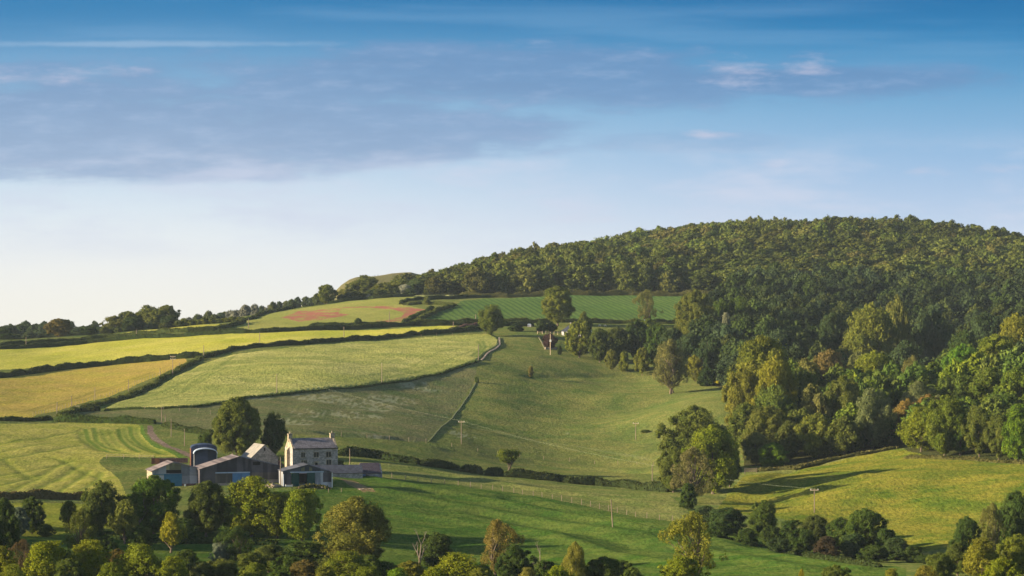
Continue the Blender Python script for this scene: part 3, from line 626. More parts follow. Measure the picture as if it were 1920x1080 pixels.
for px, top, w, D, key, c, lab, cat in [
    (1322, 948, 62, 512, 'shrub', mixc(DF, BG, .4), 'first dark rounded thicket of the stream hollow, counted from the left', 'bush'),
    (1362, 951, 78, 505, 'shrub', mixc(DF, BG, .2), 'second and wider dark thicket of the stream hollow', 'bush'),
    (1432, 938, 60, 500, 'dome2', mixc(MG, DF, .4), 'round topped lit tree in the middle of the stream hollow', 'tree'),
    (1485, 974, 56, 492, 'shrub', DF, 'low dark bush right of the round topped tree in the hollow', 'bush'),
    (1528, 966, 62, 486, 'dome', mixc(DF, BR, .25), 'brownish dark tree left of the tallest tree in the hollow', 'tree'),
    (1575, 970, 60, 480, 'dome2', mixc(DF, MG, .3), 'dark green tree touching the tallest tree in the hollow', 'tree'),
    (1622, 953, 92, 475, 'dome2', mixc(MG, DF, .35), 'tallest and widest green tree of the stream hollow', 'tree'),
    (1680, 1008, 62, 464, 'shrub', mixc(DF, BG, .3), 'dark bush right of the tallest tree in the hollow', 'bush'),
    (1712, 1022, 40, 456, 'shrub', DF, 'last small dark bush at the right end of the hollow', 'bush'),
    (1550, 1005, 50, 466, 'shrub', (.06, .045, .03), 'low brownish bush in the middle of the hollow front', 'bush'),
    (1400, 990, 46, 480, 'shrub', DF, 'low dark bush between the second thicket and the round topped tree', 'bush'),
    (1460, 1008, 46, 468, 'shrub', mixc(DF, BG, .4), 'low blue green bush at the foot of the round topped tree', 'bush'),
    (1640, 1022, 60, 456, 'shrub', DF, 'low dark bush at the foot of the tallest tree in the hollow', 'bush')]:
    T_(px, top, 0, w, key, c, lab, cat, ST, D=D)
CE = 'clump of trees between the pasture and the golden meadow'
T_(1302, 762, 890, 122, 'dome', mixc(MG, OL, .6), 'dark olive oak at the back of the clump beside the golden meadow', group=CE)
T_(1338, 797, 928, 112, 'dome2', mixc(MG, YG, .75), 'big fresh green tree in the middle of the clump beside the golden meadow', group=CE)
T_(1262, 838, 928, 66, 'dome2', mixc(MG, OL, .5), 'green tree at the left side of the clump beside the golden meadow', group=CE)
T_(1300, 840, 945, 96, 'sparse', TN, 'pale brownish open tree at the front of the clump', group=CE)
T_(1368, 835, 915, 48, 'dome', mixc(DG, MG, .7), 'dark tree at the right side of the clump beside the golden meadow', group=CE)
T_(1290, 905, 960, 36, 'shrub', mixc(MG, DG, .5), 'small green bush under the pale brownish open tree', 'bush')
T_(1257, 638, 738, 82, 'sparse', (.165, .165, .055), 'lone tan tree with a thick trunk on the pasture by the wood')
T_(1262, 655, 736, 50, 'orchard', (.16, .155, .05), 'leafy tan tree standing close behind the lone tan tree')
T_(1303, 666, 714, 36, 'mid1', mixc(GO, OL, .5), 'small golden tree right of the lone tan tree')
T_(953, 843, 884, 46, 'windswept', mixc(MG, YG, .3), 'small windswept tree leaning over the dark hedge')
T_(995, 686, 705, 11, 'midbush', (.16, .13, .04), 'tiny tawny bush alone in the upper pasture', 'bush')
T_(894, 706, 718, 9, 'midbush', MG, 'tiny green bush at the upper end of the stone wall', 'bush')
T_(1210, 810, 820, 20, 'midbush', MG, 'low flat dark bush right of the tee topped pole', 'bush')
LN = 'row of trees from the cottage down to the wood'
for px, top, base, w, key, c, lab in [
    (1086, 600, 668, 52, 'mid0', mixc(OL, YG, .3), 'brightest round tree hiding the right half of the cottage'),
    (1096, 584, 640, 30, 'mid2', mixc(OL, DG, .4), 'dull tree rising behind the brightest round tree by the cottage'),
    (1124, 616, 676, 48, 'mid1', mixc(DG, OL, .4), 'blue green tree second in the row below the cottage'),
    (1158, 613, 678, 52, 'mid3', mixc(DG, OL, .3), 'lumpy dark tree third in the row below the cottage'),
    (1146, 655, 690, 24, 'mid1', OL, 'small lit tree at the foot of the third tree of the row'),
    (1170, 658, 692, 20, 'midbush', mixc(OL, YG, .4), 'small yellowish tree in the lower edge of the row'),
    (1196, 600, 676, 58, 'mid2', DG, 'tall dark tree in the row right of the lumpy one'),
    (1204, 652, 696, 34, 'tall0', mixc(OL, YG, .2), 'narrow lit tree standing forward at the lower edge of the row'),
    (1234, 606, 688, 60, 'mid0', mixc(MG, DG, .5), 'mid green tree behind the lone tan tree'),
    (1262, 615, 696, 56, 'mid3', mixc(DG, BG, .4), 'blue green tree above the lone tan tree'),
    (1295, 625, 700, 60, 'mid1', mixc(DG, BG, .4), 'blue green tree above the small golden tree'),
    (1330, 630, 712, 56, 'mid2', mixc(DG, BG, .3), 'dark tree between the small golden tree and the great beech'),
    (1325, 690, 722, 40, 'midbush', DG, 'dark bush behind the yellow strip next to the great beech'),
    (1215, 598, 650, 50, 'mid1', mixc(MG, OL, .3), 'green tree below the tree in the crop field'),
    (1049, 648, 662, 10, 'midbush', DG, 'small dark shrub by the cottage garden wall')]:
    T_(px, top, base, w, key, c, lab, group=LN)
T_(1045, 537, 612, 70, 'dome', mixc(OL, YG, .15), 'big lumpy tree standing alone before the striped green crop')
T_(920, 572, 630, 52, 'oval', mixc(MG, OL, .5), 'pointed green tree at the top corner of the pale corn field')
T_(1213, 544, 606, 56, 'sparse', mixc(OL, TN, .5), 'open crowned tree standing inside the striped crop field')
T_(1305, 544, 650, 90, 'dome2', mixc(OL, MG, .3), 'tall broad tree at the right end of the striped crop field')
T_(1362, 588, 665, 22, 'poplar', (.20, .21, .14), 'pale slender poplar in the dark wood', name='poplar_tree')
T_(1352, 560, 640, 40, 'mid1', mixc(MG, DG, .3), 'dark green tree right of the tall broad tree by the crop')
T_(1388, 556, 640, 60, 'mid2', mixc(MG, DG, .5), 'dark tree at the corner where the crop meets the wood')
T_(1015, 600, 622, 24, 'midbush', DG, 'dark bush at the left end of the pale garden fence', 'bush')
T_(1033, 605, 622, 26, 'mid1', DG, 'dark small tree behind the pale garden fence')
T_(968, 606, 622, 30, 'midbush', DG, 'long low dark bush right of the pointed green tree', 'bush')
T_(1031, 625, 652, 30, 'mid2', PU, 'round purple leaved tree in the cottage garden')
T_(672, 596, 611, 17, 'midbush', DG, 'small round dark bush alone in the poppy field', 'bush')
T_(801, 556, 573, 14, 'mid1', OL, 'small olive tree in the hedge above the striped crop')
SK = 'trees along the left skyline'
for px, top, D, w, key, c, lab in [
    (110, 597, 1165, 58, 'mid0', (.13, .10, .035), 'brown dome shaped tree on the left skyline'),
    (166, 611, 1160, 38, 'mid1', DG, 'dark low tree right of the brown dome on the left skyline'),
    (190, 618, 1250, 34, 'mid2', BG, 'grey green tree right of the dark low one on the left skyline'),
    (215, 592, 1190, 46, 'mid3', mixc(OL, BR, .3), 'olive brown tree at the left end of the tall skyline group'),
    (240, 583, 1205, 48, 'mid0', mixc(OL, DG, .3), 'olive tree left of the peak of the tall skyline group'),
    (250, 594, 1180, 42, 'mid1', DG, 'dark tree in front of the tall skyline group'),
    (275, 572, 1215, 50, 'mid2', mixc(OL, DG, .3), 'tallest tree of the skyline group'),
    (292, 580, 1195, 44, 'tall0', OL, 'lit olive tree in the middle of the skyline group'),
    (313, 572, 1205, 54, 'mid3', mixc(OL, DG, .2), 'round tree at the right end of the skyline group'),
    (318, 592, 1185, 40, 'mid1', DG, 'dark tree under the right end of the skyline group'),
    (15, 625, 1180, 50, 'midbush', DG, 'dark bush at the left edge above the fields'),
    (5, 612, 1190, 40, 'mid2', DG, 'dark tree at the left edge on the skyline'),
    (613, 533, 1290, 40, 'mid0', mixc(OL, MG, .3), 'single round tree on the skyline left of the earthwork hill'),
    (682, 516, 1330, 66, 'mid2', mixc(OL, DG, .3), 'broad tree rising in front of the earthwork hill'),
    (650, 540, 1310, 40, 'midbush', mixc(OL, TN, .3), 'tawny bush between the single round tree and the broad tree'),
    (720, 530, 1320, 50, 'mid1', mixc(OL, MG, .3), 'mid green tree right of the broad tree before the earthwork'),
    (700, 542, 1305, 34, 'midbush', mixc(DG, BG, .3), 'dark bush at the foot of the broad tree before the earthwork'),
    (745, 528, 1325, 34, 'mid3', mixc(OL, YG, .3), 'yellowish tree left of the white blossoming hawthorn'),
    (760, 533, 1310, 28, 'mid1', (.30, .31, .24), 'white blossoming hawthorn on the field edge below the earthwork'),
    (770, 540, 1303, 30, 'midbush', DG, 'dark bush beside the white blossoming hawthorn'),
    (693, 552, 1296, 16, 'midbush', (.34, .35, .28), 'small white hawthorn bush under the broad tree'),
    (780, 522, 1345, 40, 'mid2', mixc(MG, BG, .4), 'blue green tree at the left end of the hill wood')]:
    T_(px, top, 0, w, key, c, lab, 'bush' if key == 'midbush' else 'tree', SK, D=D)
for i, (px, D, h, w) in enumerate([(-60, 380, 11, 12), (-120, 430, 12, 12), (-55, 455, 11, 10)]):  # unseen trees added off frame to throw shade over the orchard
    p = GD(px, D); put_tree(p[0], p[1], h, w, ['dome', 'dome2', 'leafy'][i % 3], mixc(DG, OL, i / 8), 'unseen leafy tree added beyond the left edge to shade the orchard', group='unseen trees added beyond the left edge for shade')
for px, top, w, D, key, c, lab in [
    (130, 1048, 64, 345, 'dome2', mixc(OL, MG, .5), 'olive tree top between the second and third tree tops from the left corner'),
    (295, 1052, 50, 358, 'leafy2', mixc(OL, YG, .5), 'low olive tree top left of the small round yellow green one'),
    (480, 1056, 60, 350, 'leafy', mixc(YG, OL, .5), 'yellow olive tree top at the bottom edge left of the russet and olive one'),
    (610, 1062, 50, 347, 'dome', mixc(GO, OL, .6), 'tawny olive tree top right of the russet and olive one'),
    (690, 1064, 54, 350, 'leafy2', mixc(YG, MG, .3), 'small bright tree top between the birch and the lime one'),
    (815, 1064, 54, 345, 'leafy', mixc(YG, GO, .4), 'golden green tree top under the dark dense tree'),
    (900, 1066, 54, 345, 'dome2', mixc(OL, GO, .4), 'olive gold tree top left of the foot of the second bare tree'),
    (1185, 1064, 46, 348, 'dome', mixc(MG, OL, .4), 'low green tree top right of the dark green rounded one'),
    (25, 1060, 60, 340, 'leafy2', mixc(YG, OL, .3), 'lowest yellow green tree top beside the bottom left corner'),
    (210, 1056, 56, 342, 'leafy', mixc(YG, OL, .2), 'low yellow green tree top under the russet bush'),
    (1670, 1068, 40, 346, 'leafy2', mixc(GO, OL, .4), 'small golden olive tree top left of the corner clump')]:
    T_(px, top, 0, w, key, c, lab, group=FG, D=D)
for px, top, w, D, c, lab, grp in [
    (1345, 985, 44, 490, DF, 'low dark bush at the foot of the first thickets of the hollow', ST), (1505, 990, 50, 475, DF, 'dark filler bush left of the brownish dark tree in the hollow', ST),
    (1600, 1000, 50, 468, mixc(DF, BG, .4), 'blue green bush left of the tallest tree in the hollow', ST), (1660, 990, 50, 470, DF, 'dark bush leaning on the right flank of the tallest tree in the hollow', ST),
    (1738, 1040, 50, 450, DF, 'low dark bush where the hollow meets the corner clump', ST), (1445, 985, 40, 486, DF, 'dark bush under the round topped tree of the hollow', ST),
    (470, 1035, 60, 372, mixc(MG, OL, .4), 'mid green bush left of the dull olive rounded tree', FG), (540, 1040, 60, 366, mixc(MG, DF, .4), 'green bush between the dull olive tree and the dark thicket', FG),
    (615, 1045, 56, 372, mixc(OL, DF, .4), 'olive bush under the left half of the birch', FG), (350, 1030, 60, 372, mixc(DF, MG, .5), 'dark green bush behind the small round yellow green tree top', FG),
    (690, 1040, 60, 376, mixc(MG, OL, .3), 'green bush under the right half of the birch', FG), (1165, 1050, 60, 362, mixc(MG, DF, .5), 'green bush behind the low green tree top right of the bottom middle', FG),
    (1020, 1050, 60, 362, mixc(DF, MG, .4), 'dark green bush behind the second bare tree', FG), (120, 1030, 60, 372, DF, 'dark bush behind the second tree top from the left corner', FG)]:
    T_(px, top, 0, w, 'shrub', c, lab, 'bush', grp, D=D)
for i in range(11):
    px = 196 + i * 14; T_(px, 612 - (px - 196) * .07 + rnd.uniform(-3, 3), 0, 22, 'midbush', mixc(DG, OL, rnd.random() * .7), 'low bush under the tall skyline group', 'bush', 'undergrowth below the tall skyline group', D=1182 + rnd.uniform(-5, 5))
g = random.Random(3)
def faint(px, top, D, w, i, c, lab, grp, cat='tree', keys=('mid0', 'mid1', 'mid2', 'mid3')):
    T_(px, top, 0, w, g.choice(keys), c, lab, cat, grp, D=D)
for i in range(15):
    px = -12 + i * 15.5 + g.uniform(-3, 3)
    faint(px, 606 + g.uniform(-5, 7) - (5 if i in (5, 8, 9) else 0), 1380 + g.uniform(-30, 90), g.uniform(26, 36), i, mixc(DG, BG, g.random()), 'grey green tree in the far belt behind the left skyline', 'far belt of trees behind the left skyline')
for i in range(11):
    px = -5 + i * 19 + g.uniform(-4, 4)
    faint(px, 622 + g.uniform(-4, 5), 1250 + g.uniform(-20, 40), g.uniform(24, 34), i, mixc(BG, OL, g.random() * .5), 'paler low tree in the nearer belt below the left skyline', 'nearer belt of trees below the left skyline')
for i in range(24):
    px = 345 + i * 11.3 + g.uniform(-3, 3); t = i / 23
    top = 593 - 42 * t + g.uniform(-4, 5); wh = g.random() < .35
    faint(px, top, 1420 + g.uniform(-60, 60) - 60 * t, g.uniform(16, 26), i, (.22, .23, .19) if wh else mixc(BG, OL, g.random() * .6),
          'pale blossoming small tree on the rising skyline' if wh else 'grey green small tree on the rising skyline', 'pale blossoming trees on the rising skyline' if wh else 'grey green trees on the rising skyline', keys=('mid1', 'mid2', 'mid3', 'midbush'))
for i in range(9):
    px = 345 + i * 13
    faint(px, 599 + g.uniform(-3, 2) - i * .6, 1235, g.uniform(18, 24), i, mixc(OL, YG, .25), 'bright olive bush in the thicket at the end of the skyline field', 'thicket at the end of the skyline field', 'bush', keys=('midbush',))
for i in range(9):
    px = 640 + i * 13 + g.uniform(-3, 3)
    faint(px, 549 + g.uniform(-5, 3) - i, 1295 + i * .8, g.uniform(16, 22), i, mixc(OL, DG, g.random()), 'low bush along the top hedge of the poppy field', 'low bushes above the poppy field', 'bush', keys=('midbush',))

# featured trees of the right hand wood
RW = 'large trees of the right hand wood'
for px, top, w, D, key, c, lab in [
    (1432, 632, 140, 742, 'dome', mixc(OL, GO, .35), 'great golden green beech, tallest at the left end of the right wood'),
    (1390, 690, 76, 725, 'dome2', mixc(OL, GO, .35), 'golden olive tree on the left flank of the great beech'),
    (1455, 668, 90, 715, 'dome2', mixc(GO, OL, .35), 'yellow tinted tree in front of the great beech'),
    (1455, 722, 96, 700, 'mid2', mixc(MG, OL, .4), 'dark green lumpy tree below the great beech'),
    (1400, 755, 80, 700, 'mid0', mixc(MG, OL, .5), 'mid green tree at the lower left flank of the wood'),
    (1440, 762, 100, 682, 'dome', OL, 'olive tree with broad skirt at the lower left of the wood'),
    (1416, 810, 60, 668, 'mid1', mixc(OL, TN, .4), 'low tawny tree above the field at the wood corner'),
    (1447, 830, 62, 658, 'dome2', BGN, 'bright green bush at the wood edge near its left corner'),
    (1525, 722, 66, 700, 'tall0', mixc(OL, TN, .5), 'tall tan crowned tree in the middle of the wood edge'),
    (1500, 690, 80, 735, 'mid3', mixc(MG, DG, .3), 'dark green tree right of the great beech'),
    (1480, 790, 60, 672, 'mid1', mixc(DG, OL, .5), 'dark olive tree on the wood edge right of the bright green bush'),
    (1530, 775, 66, 668, 'tall1', mixc(OL, YG, .2), 'narrow lit tree on the wood edge, below the tan crowned one'),
    (1580, 705, 84, 700, 'dome2', OL, 'tall olive tree right of the tan crowned tree'),
    (1582, 782, 62, 664, 'tall0', mixc(OL, DG, .3), 'narrow dull tree on the wood edge left of the spiky pale tree'),
    (1638, 730, 76, 670, 'oval', mixc(OL, SI, .3), 'spiky pale tree standing forward in the wood edge'),
    (1640, 658, 104, 800, 'dome2', mixc(YG, OL, .4), 'round yellow green tree in the second rank of the wood'),
    (1608, 660, 50, 830, 'mid1', mixc(OL, SI, .2), 'pale small crown left of the round yellow green tree'),
    (1555, 655, 74, 815, 'mid0', (.15, .11, .04), 'russet brown domed tree in the second rank'),
    (1510, 672, 60, 780, 'mid2', mixc(OL, TN, .4), 'olive tan tree left of the russet brown dome'),
    (1722, 716, 78, 705, 'dome', mixc(OL, SI, .3), 'pale round tree beside the orange brown one'),
    (1700, 748, 66, 682, 'mid2', (.20, .145, .04), 'orange brown tree in the middle of the wood edge'),
    (1740, 740, 60, 690, 'mid1', (.17, .12, .035), 'brown tree half hidden right of the orange brown one'),
    (1712, 668, 60, 790, 'sparse', mixc(TN, OL, .4), 'tawny ragged tree by the dark gully'),
    (1726, 765, 84, 640, 'leafy2', mixc(YG, MG, .4), 'bright green tree bulging forward at the edge over the golden meadow'),
    (1770, 742, 90, 626, 'dome2', mixc(MG, YG, .3), 'mid green domed tree right of the bulging bright one'),
    (1800, 772, 60, 624, 'dome', MG, 'green tree at the wood edge left of the trunks that show'),
    (1836, 762, 64, 619, 'oval', mixc(OL, MG, .4), 'slim olive tree with bare stems showing at the wood edge'),
    (1872, 780, 50, 614, 'oval', mixc(OL, MG, .2), 'slim tawny tree at the wood edge near the right border'),
    (1908, 760, 66, 609, 'leafy', mixc(BGN, YG, .3), 'fresh green tree at the right end of the wood edge'),
    (1805, 645, 84, 760, 'dome2', (.105, .20, .022), 'vivid green crown right of the dark gully'),
    (1868, 628, 96, 790, 'dome', mixc(YG, OL, .4), 'broad yellow green crown right of the vivid one'),
    (1905, 588, 84, 835, 'dome2', mixc(GO, OL, .5), 'golden tall crown at the right border'),
    (1790, 700, 90, 710, 'mid0', MG, 'green crown below the vivid green one'),
    (1850, 690, 100, 705, 'mid2', mixc(MG, YG, .2), 'wide green crown below the broad yellow green one'),
    (1905, 690, 90, 690, 'mid3', mixc(MG, YG, .3), 'lit green crown at the right border below the golden one'),
    (1880, 735, 80, 668, 'mid1', MG, 'green crown above the slim tawny edge tree'),
    (1632, 570, 118, 930, 'dome2', mixc(OL, YG, .15), 'large olive tree lit from the left, above the dark gully'),
    (1682, 556, 56, 950, 'mid1', mixc(OL, TN, .2), 'olive crown right above the large lit tree'),
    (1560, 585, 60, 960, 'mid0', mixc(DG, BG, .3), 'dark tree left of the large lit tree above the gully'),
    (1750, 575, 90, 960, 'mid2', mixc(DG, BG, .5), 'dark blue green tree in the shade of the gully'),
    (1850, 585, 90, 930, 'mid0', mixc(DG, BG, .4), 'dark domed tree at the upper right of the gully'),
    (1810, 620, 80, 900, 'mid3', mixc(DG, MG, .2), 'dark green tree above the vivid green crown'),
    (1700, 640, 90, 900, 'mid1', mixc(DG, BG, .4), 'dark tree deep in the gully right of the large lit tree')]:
    T_(px, top, 0, w, key, c, lab, group=RW, D=D)
T_(1428, 515, 0, 30, 'mid1', (.36, .37, .30), 'white blossoming tree in front of the hill wood', D=1290)
T_(1725, 512, 0, 16, 'mid1', (.34, .35, .30), 'small white blossoming tree high in the hill wood', D=1300)

# fill of the woods
featured = np.array([(x, y, w) for x, y, w in taken])
reg = WP['woodland_floor']; cand = []
g2 = np.random.default_rng(77); yy = 622.0
while yy < 1700:
    step = 10.5 if yy < 1300 else 12.5
    x0, x1 = (-960 + 760) / F * yy, (2010 - 960) / F * yy; x = x0 + g2.random() * step
    while x < x1:
        cand.append((x + g2.normal() * 2.2, yy + g2.normal() * 2.2)); x += step * g2.uniform(.85, 1.2)
    yy += step * .9
cand = np.array(cand); cand = cand[inpoly(cand[:, 0], cand[:, 1], reg)]
keep = []
for x, y in cand:
    d = np.hypot(featured[:, 0] - x, featured[:, 1] - y)
    if (d > 4.5 + featured[:, 2] * .33).all() and (y > 668 or 960 + F * x / y > 1715): keep.append((x, y))
cand = np.array(sorted(keep, key=lambda p: p[1]))
hz = H(cand[:, 0], cand[:, 1])
cpx = 960 + F * cand[:, 0] / cand[:, 1]; D_ = cand[:, 1]
NIND = 300 - len([1 for _ in taken]) 
ind = 0; stuff = []
for k, (x, y) in enumerate(cand):
    px = cpx[k]
    if y < 1290 and px < 1290: continue
    h = g2.uniform(11, 18) if y < 1290 else g2.uniform(12.5, 17)
    if y < 700: h *= .75
    w = g2.uniform(11, 16) if y < 1290 else g2.uniform(12.5, 26)
    if y > 1290 and px < 960: h *= .6 + .4 * max(0, (px - 780) / 180); w *= .8
    t = g2.random()
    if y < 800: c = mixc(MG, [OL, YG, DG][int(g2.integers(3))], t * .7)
    elif y < 1290: c = mixc((.044, .062, .024), [OL, MG, BG][int(g2.integers(3))], t * .5)  # shade of the upper slope is put into these darker crown colours
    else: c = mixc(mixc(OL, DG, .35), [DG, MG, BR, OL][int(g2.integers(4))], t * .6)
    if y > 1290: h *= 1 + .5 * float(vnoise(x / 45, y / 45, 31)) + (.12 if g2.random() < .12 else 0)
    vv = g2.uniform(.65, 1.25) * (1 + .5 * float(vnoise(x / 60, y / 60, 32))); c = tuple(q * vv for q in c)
    if ind < NIND and (y < 1290 or y < 1320):
        near = y < 800
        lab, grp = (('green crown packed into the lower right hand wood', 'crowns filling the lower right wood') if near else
                    ('crown coloured dark for shade on the upper slope of the right wood', 'crowns filling the upper right wood') if y < 1290 else
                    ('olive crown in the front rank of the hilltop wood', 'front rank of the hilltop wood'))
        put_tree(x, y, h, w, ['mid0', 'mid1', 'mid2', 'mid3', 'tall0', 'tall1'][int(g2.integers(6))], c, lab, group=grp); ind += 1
    else: stuff.append((x, y, hz[k], h, w, c))
print('TREES', len(taken), 'stuff', len(stuff))
def stuff_mesh(name, items):
    VV, QQ, TT, VA, CC = [], [], [], [], []; off = 0
    for x, y, z, h, w, c in items:
        V, Q, tr, var, _, _ = FAR[int(g2.integers(len(FAR)))]
        a = g2.random() * 6.28; ca, sa = math.cos(a), math.sin(a)
        p = np.stack([(V[:, 0] * ca - V[:, 1] * sa) * w + x, (V[:, 0] * sa + V[:, 1] * ca) * w + y, V[:, 2] * h + z - .3], 1)
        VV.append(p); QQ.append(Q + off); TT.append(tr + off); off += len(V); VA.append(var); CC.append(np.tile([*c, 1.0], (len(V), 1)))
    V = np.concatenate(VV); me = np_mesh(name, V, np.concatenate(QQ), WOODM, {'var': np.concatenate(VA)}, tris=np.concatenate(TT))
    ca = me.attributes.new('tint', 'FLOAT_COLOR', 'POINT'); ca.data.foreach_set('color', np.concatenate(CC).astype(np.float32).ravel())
    return me
WOODM, nt = newmat('wood_foliage'); T = NT(nt)
at_ = T.n('ShaderNodeAttribute'); at_.attribute_name = 'tint'; var = T.attr('var')
hue = T.n('ShaderNodeHueSaturation'); T.l(at_.outputs['Color'], hue.inputs['Color'])
T.l(T.m('ADD', T.m('MULTIPLY', var, -.04), .53), hue.inputs['Hue']); T.l(T.m('ADD', T.m('MULTIPLY', var, .8), .6), hue.inputs['Value'])
d_ = T.n('ShaderNodeBsdfDiffuse'); T.l(hue.outputs[0], d_.inputs['Color'])
t_ = T.n('ShaderNodeBsdfTranslucent'); T.l(hue.outputs[0], t_.inputs['Color'])
mx = T.n('ShaderNodeMixShader'); mx.inputs[0].default_value = .25; T.l(d_.outputs[0], mx.inputs[1]); T.l(t_.outputs[0], mx.inputs[2]); T.out(mx.outputs[0])
tag(link(bpy.data.objects.new('woodland', stuff_mesh('woodland', stuff))), 'dense olive green wood covering the hilltop on the right', 'woodland', kind='stuff')

# dead trees
def dead_tree(px, top, D, label, seed):
    p = GD(px, D); h = at(px, top, D)[2] - p[2]; gg = random.Random(seed)
    e = empty('dead_tree', p); tag(e, label, 'tree'); mb = MB()
    def grow(a, d, L, r, k, mb_):
        b = a + d * L; mb_.tube(a, b, r, r * .6, 6)
        if k > 0:
            for _ in range(2 if k > 1 else 3):
                nd = (d + Vector((gg.uniform(-.6, .6), gg.uniform(-.6, .6), gg.uniform(-.05, .4)))).normalized(); grow(b, nd, L * gg.uniform(.5, .8), r * .55, k - 1, mb_)
    mb.tube((0, 0, -.5), (0, 0, h * .3), .24, .17); mb.build('trunk', M['bark'], e)
    for i, (dx, s) in enumerate([(.12, 1), (-.3, .55), (.42, .5)]):
        lb = MB(); grow(Vector((0, 0, h * (.28 - .03 * i))), Vector((dx, gg.uniform(-.15, .15), 1)).normalized(), h * .3 * s, .13, 4, lb); lb.build('limb', M['dead'], e)
dead_tree(787, 985, 392, 'bare dead tree with forked pale top beside the dark dense tree', 4)
dead_tree(1010, 1022, 362, 'second bare tree, thin and twisted, left of the golden weeping tree', 9)
dead_tree(263, 928, 455, 'bare stems rising between the tall dark tree and the bright green tree', 12)

# ------------------------------------------------------------------ hedges
def hedge(pxs, h, w, col, label, name='hedge', cat='hedge', group=None, leaf=.28, dens_=15, wob=.5):
    pp = gpoly(dens(pxs, 5)); out = [pp[0]]
    for a, b in zip(pp, pp[1:]):
        L = math.hypot(b[0] - a[0], b[1] - a[1]); k = max(1, int(L / 1.6))
        for t in range(1, k + 1): out.append((a[0] + (b[0] - a[0]) * t / k, a[1] + (b[1] - a[1]) * t / k))
    P_ = np.array(out); d = np.gradient(P_, axis=0); d /= np.linalg.norm(d, axis=1, keepdims=True) + 1e-9; nrm = np.stack([-d[:, 1], d[:, 0]], 1)
    z = H(P_[:, 0], P_[:, 1]); s = np.cumsum(np.r_[0, np.linalg.norm(np.diff(P_, axis=0), axis=1)])
    hh = h * (1 + wob * (vnoise(s / 5, s * 0, 11) * 1.4 + vnoise(s / 1.9, s * 0, 12))); ww = w * (1 + .5 * vnoise(s / 6, s * 0, 13)); hh[0] *= .6; hh[-1] *= .6
    prof = [(-.5, -.25), (-.55, .45), (-.38, .86), (0, 1.0), (.38, .86), (.55, .45), (.5, -.25)]; m = len(P_)
    V = np.stack([np.stack([P_[:, 0] + nrm[:, 0] * a * ww * .8, P_[:, 1] + nrm[:, 1] * a * ww * .8, z + b * hh * .86], 1) for a, b in prof], 1)
    V += rng.normal(size=V.shape) * .06
    k = len(prof); i_, j_ = np.meshgrid(np.arange(m - 1), np.arange(k - 1), indexing='ij'); b_ = (i_ * k + j_).ravel()
    Q = np.stack([b_, b_ + 1, b_ + k + 1, b_ + k], 1)
    N = int(s[-1] * dens_ * (h + w * .5)); t = rng.random(N) * (m - 1); ti = t.astype(int); tf = (t - ti)[:, None]
    pr = np.array(prof); u = rng.random(N) * (k - 1); ui = u.astype(int); uf = (u - ui)[:, None]
    c = (V[ti, ui] * (1 - uf) + V[ti, ui + 1] * uf) * (1 - tf) + (V[ti + 1, ui] * (1 - uf) + V[ti + 1, ui + 1] * uf) * tf
    ax = np.stack([P_[ti, 0], P_[ti, 1], z[ti] + .3 * hh[ti]], 1); o = unit(c - ax); c = c + o * rng.uniform(-.02, .22, (N, 1)) + np.array([0, 0, .05])
    nn = unit(o + .7 * rng.normal(size=(N, 3))); tx = unit(np.cross(nn, rng.normal(size=(N, 3)))); ty = np.cross(nn, tx); sz = (leaf * rng.uniform(.5, 1.3, N))[:, None]
    q = np.stack([c - tx * sz, c - ty * sz * .7, c + tx * sz, c + ty * sz * .7], 1).reshape(-1, 3)
    cl = np.clip(.5 + vnoise(c[:, 0] / 2.5, c[:, 1] / 2.5, 14) * 1.1, 0, 1) * .6 + rng.random(N) * .4
    org = np.array([P_[0, 0], P_[0, 1], z[0]])
    VV = np.concatenate([V.reshape(-1, 3), q]) - org; QQ = np.concatenate([Q, np.arange(N * 4).reshape(-1, 4) + m * k])
    var = np.concatenate([np.full(m * k, .3), np.repeat(cl, 4)])
    me = np_mesh(name, VV, QQ, FOL, {'var': var}); ob = link(bpy.data.objects.new(name, me)); ob.location = org; ob.color = (*col, 1)
    tag(ob, label, cat, group); return ob
HD, HO, HB = (.045, .062, .022), (.10, .115, .03), (.12, .095, .045)
hedge([(-120, 938), (20, 937), (165, 935)], 2.0, 1.6, HB, 'long clipped brownish hedge under the mown field at far left')
hedge([(-120, 791), (50, 790), (98, 789)], 1.4, 1.6, HD, 'dark low hedge along the top of the mown field at far left')
hedge([(106, 791), (200, 795), (290, 798)], 2.3, 2.6, mixc(HD, MG, .4), 'thick bushy green hedge along the top of the mown field before the track bend')
hedge([(110, 788), (135, 776), (152, 769)], 1.7, 2.2, HO, 'short olive hedge turning uphill beside the wooden gate')
hedge([(152, 768), (200, 755), (240, 742), (290, 724), (318, 706), (345, 689), (375, 672)], 1.6, 2.4, HO, 'diagonal hedge climbing between the hay field and the pale corn')
hedge([(378, 671), (440, 654), (500, 648), (580, 642), (700, 634), (783, 628)], 1.8, 2.0, HD, 'curving dark hedge along the top of the pale corn field')
hedge([(148, 771), (170, 770.5), (188, 770)], 1.8, 1.8, HD, 'short dark hedge at the lower left tip of the pale corn')
hedge([(-120, 712), (0, 706), (60, 699), (130, 691), (220, 682), (300, 674), (378, 667)], 2.4, 2.6, HD, 'long dark hedge between the yellow field and the orange hay field')
hedge([(-120, 656), (0, 654), (130, 646), (300, 636), (430, 628), (580, 621), (700, 615), (780, 612), (900, 612), (1000, 612)], 2.0, 2.2, HD, 'longest hedge, along the top of the bright yellow field')
hedge([(-120, 647), (0, 647), (130, 639), (200, 634), (340, 626), (400, 621), (440, 612), (458, 606)], 2.0, 2.2, mixc(HD, HO, .4), 'hedge under the small yellow field on the left skyline')
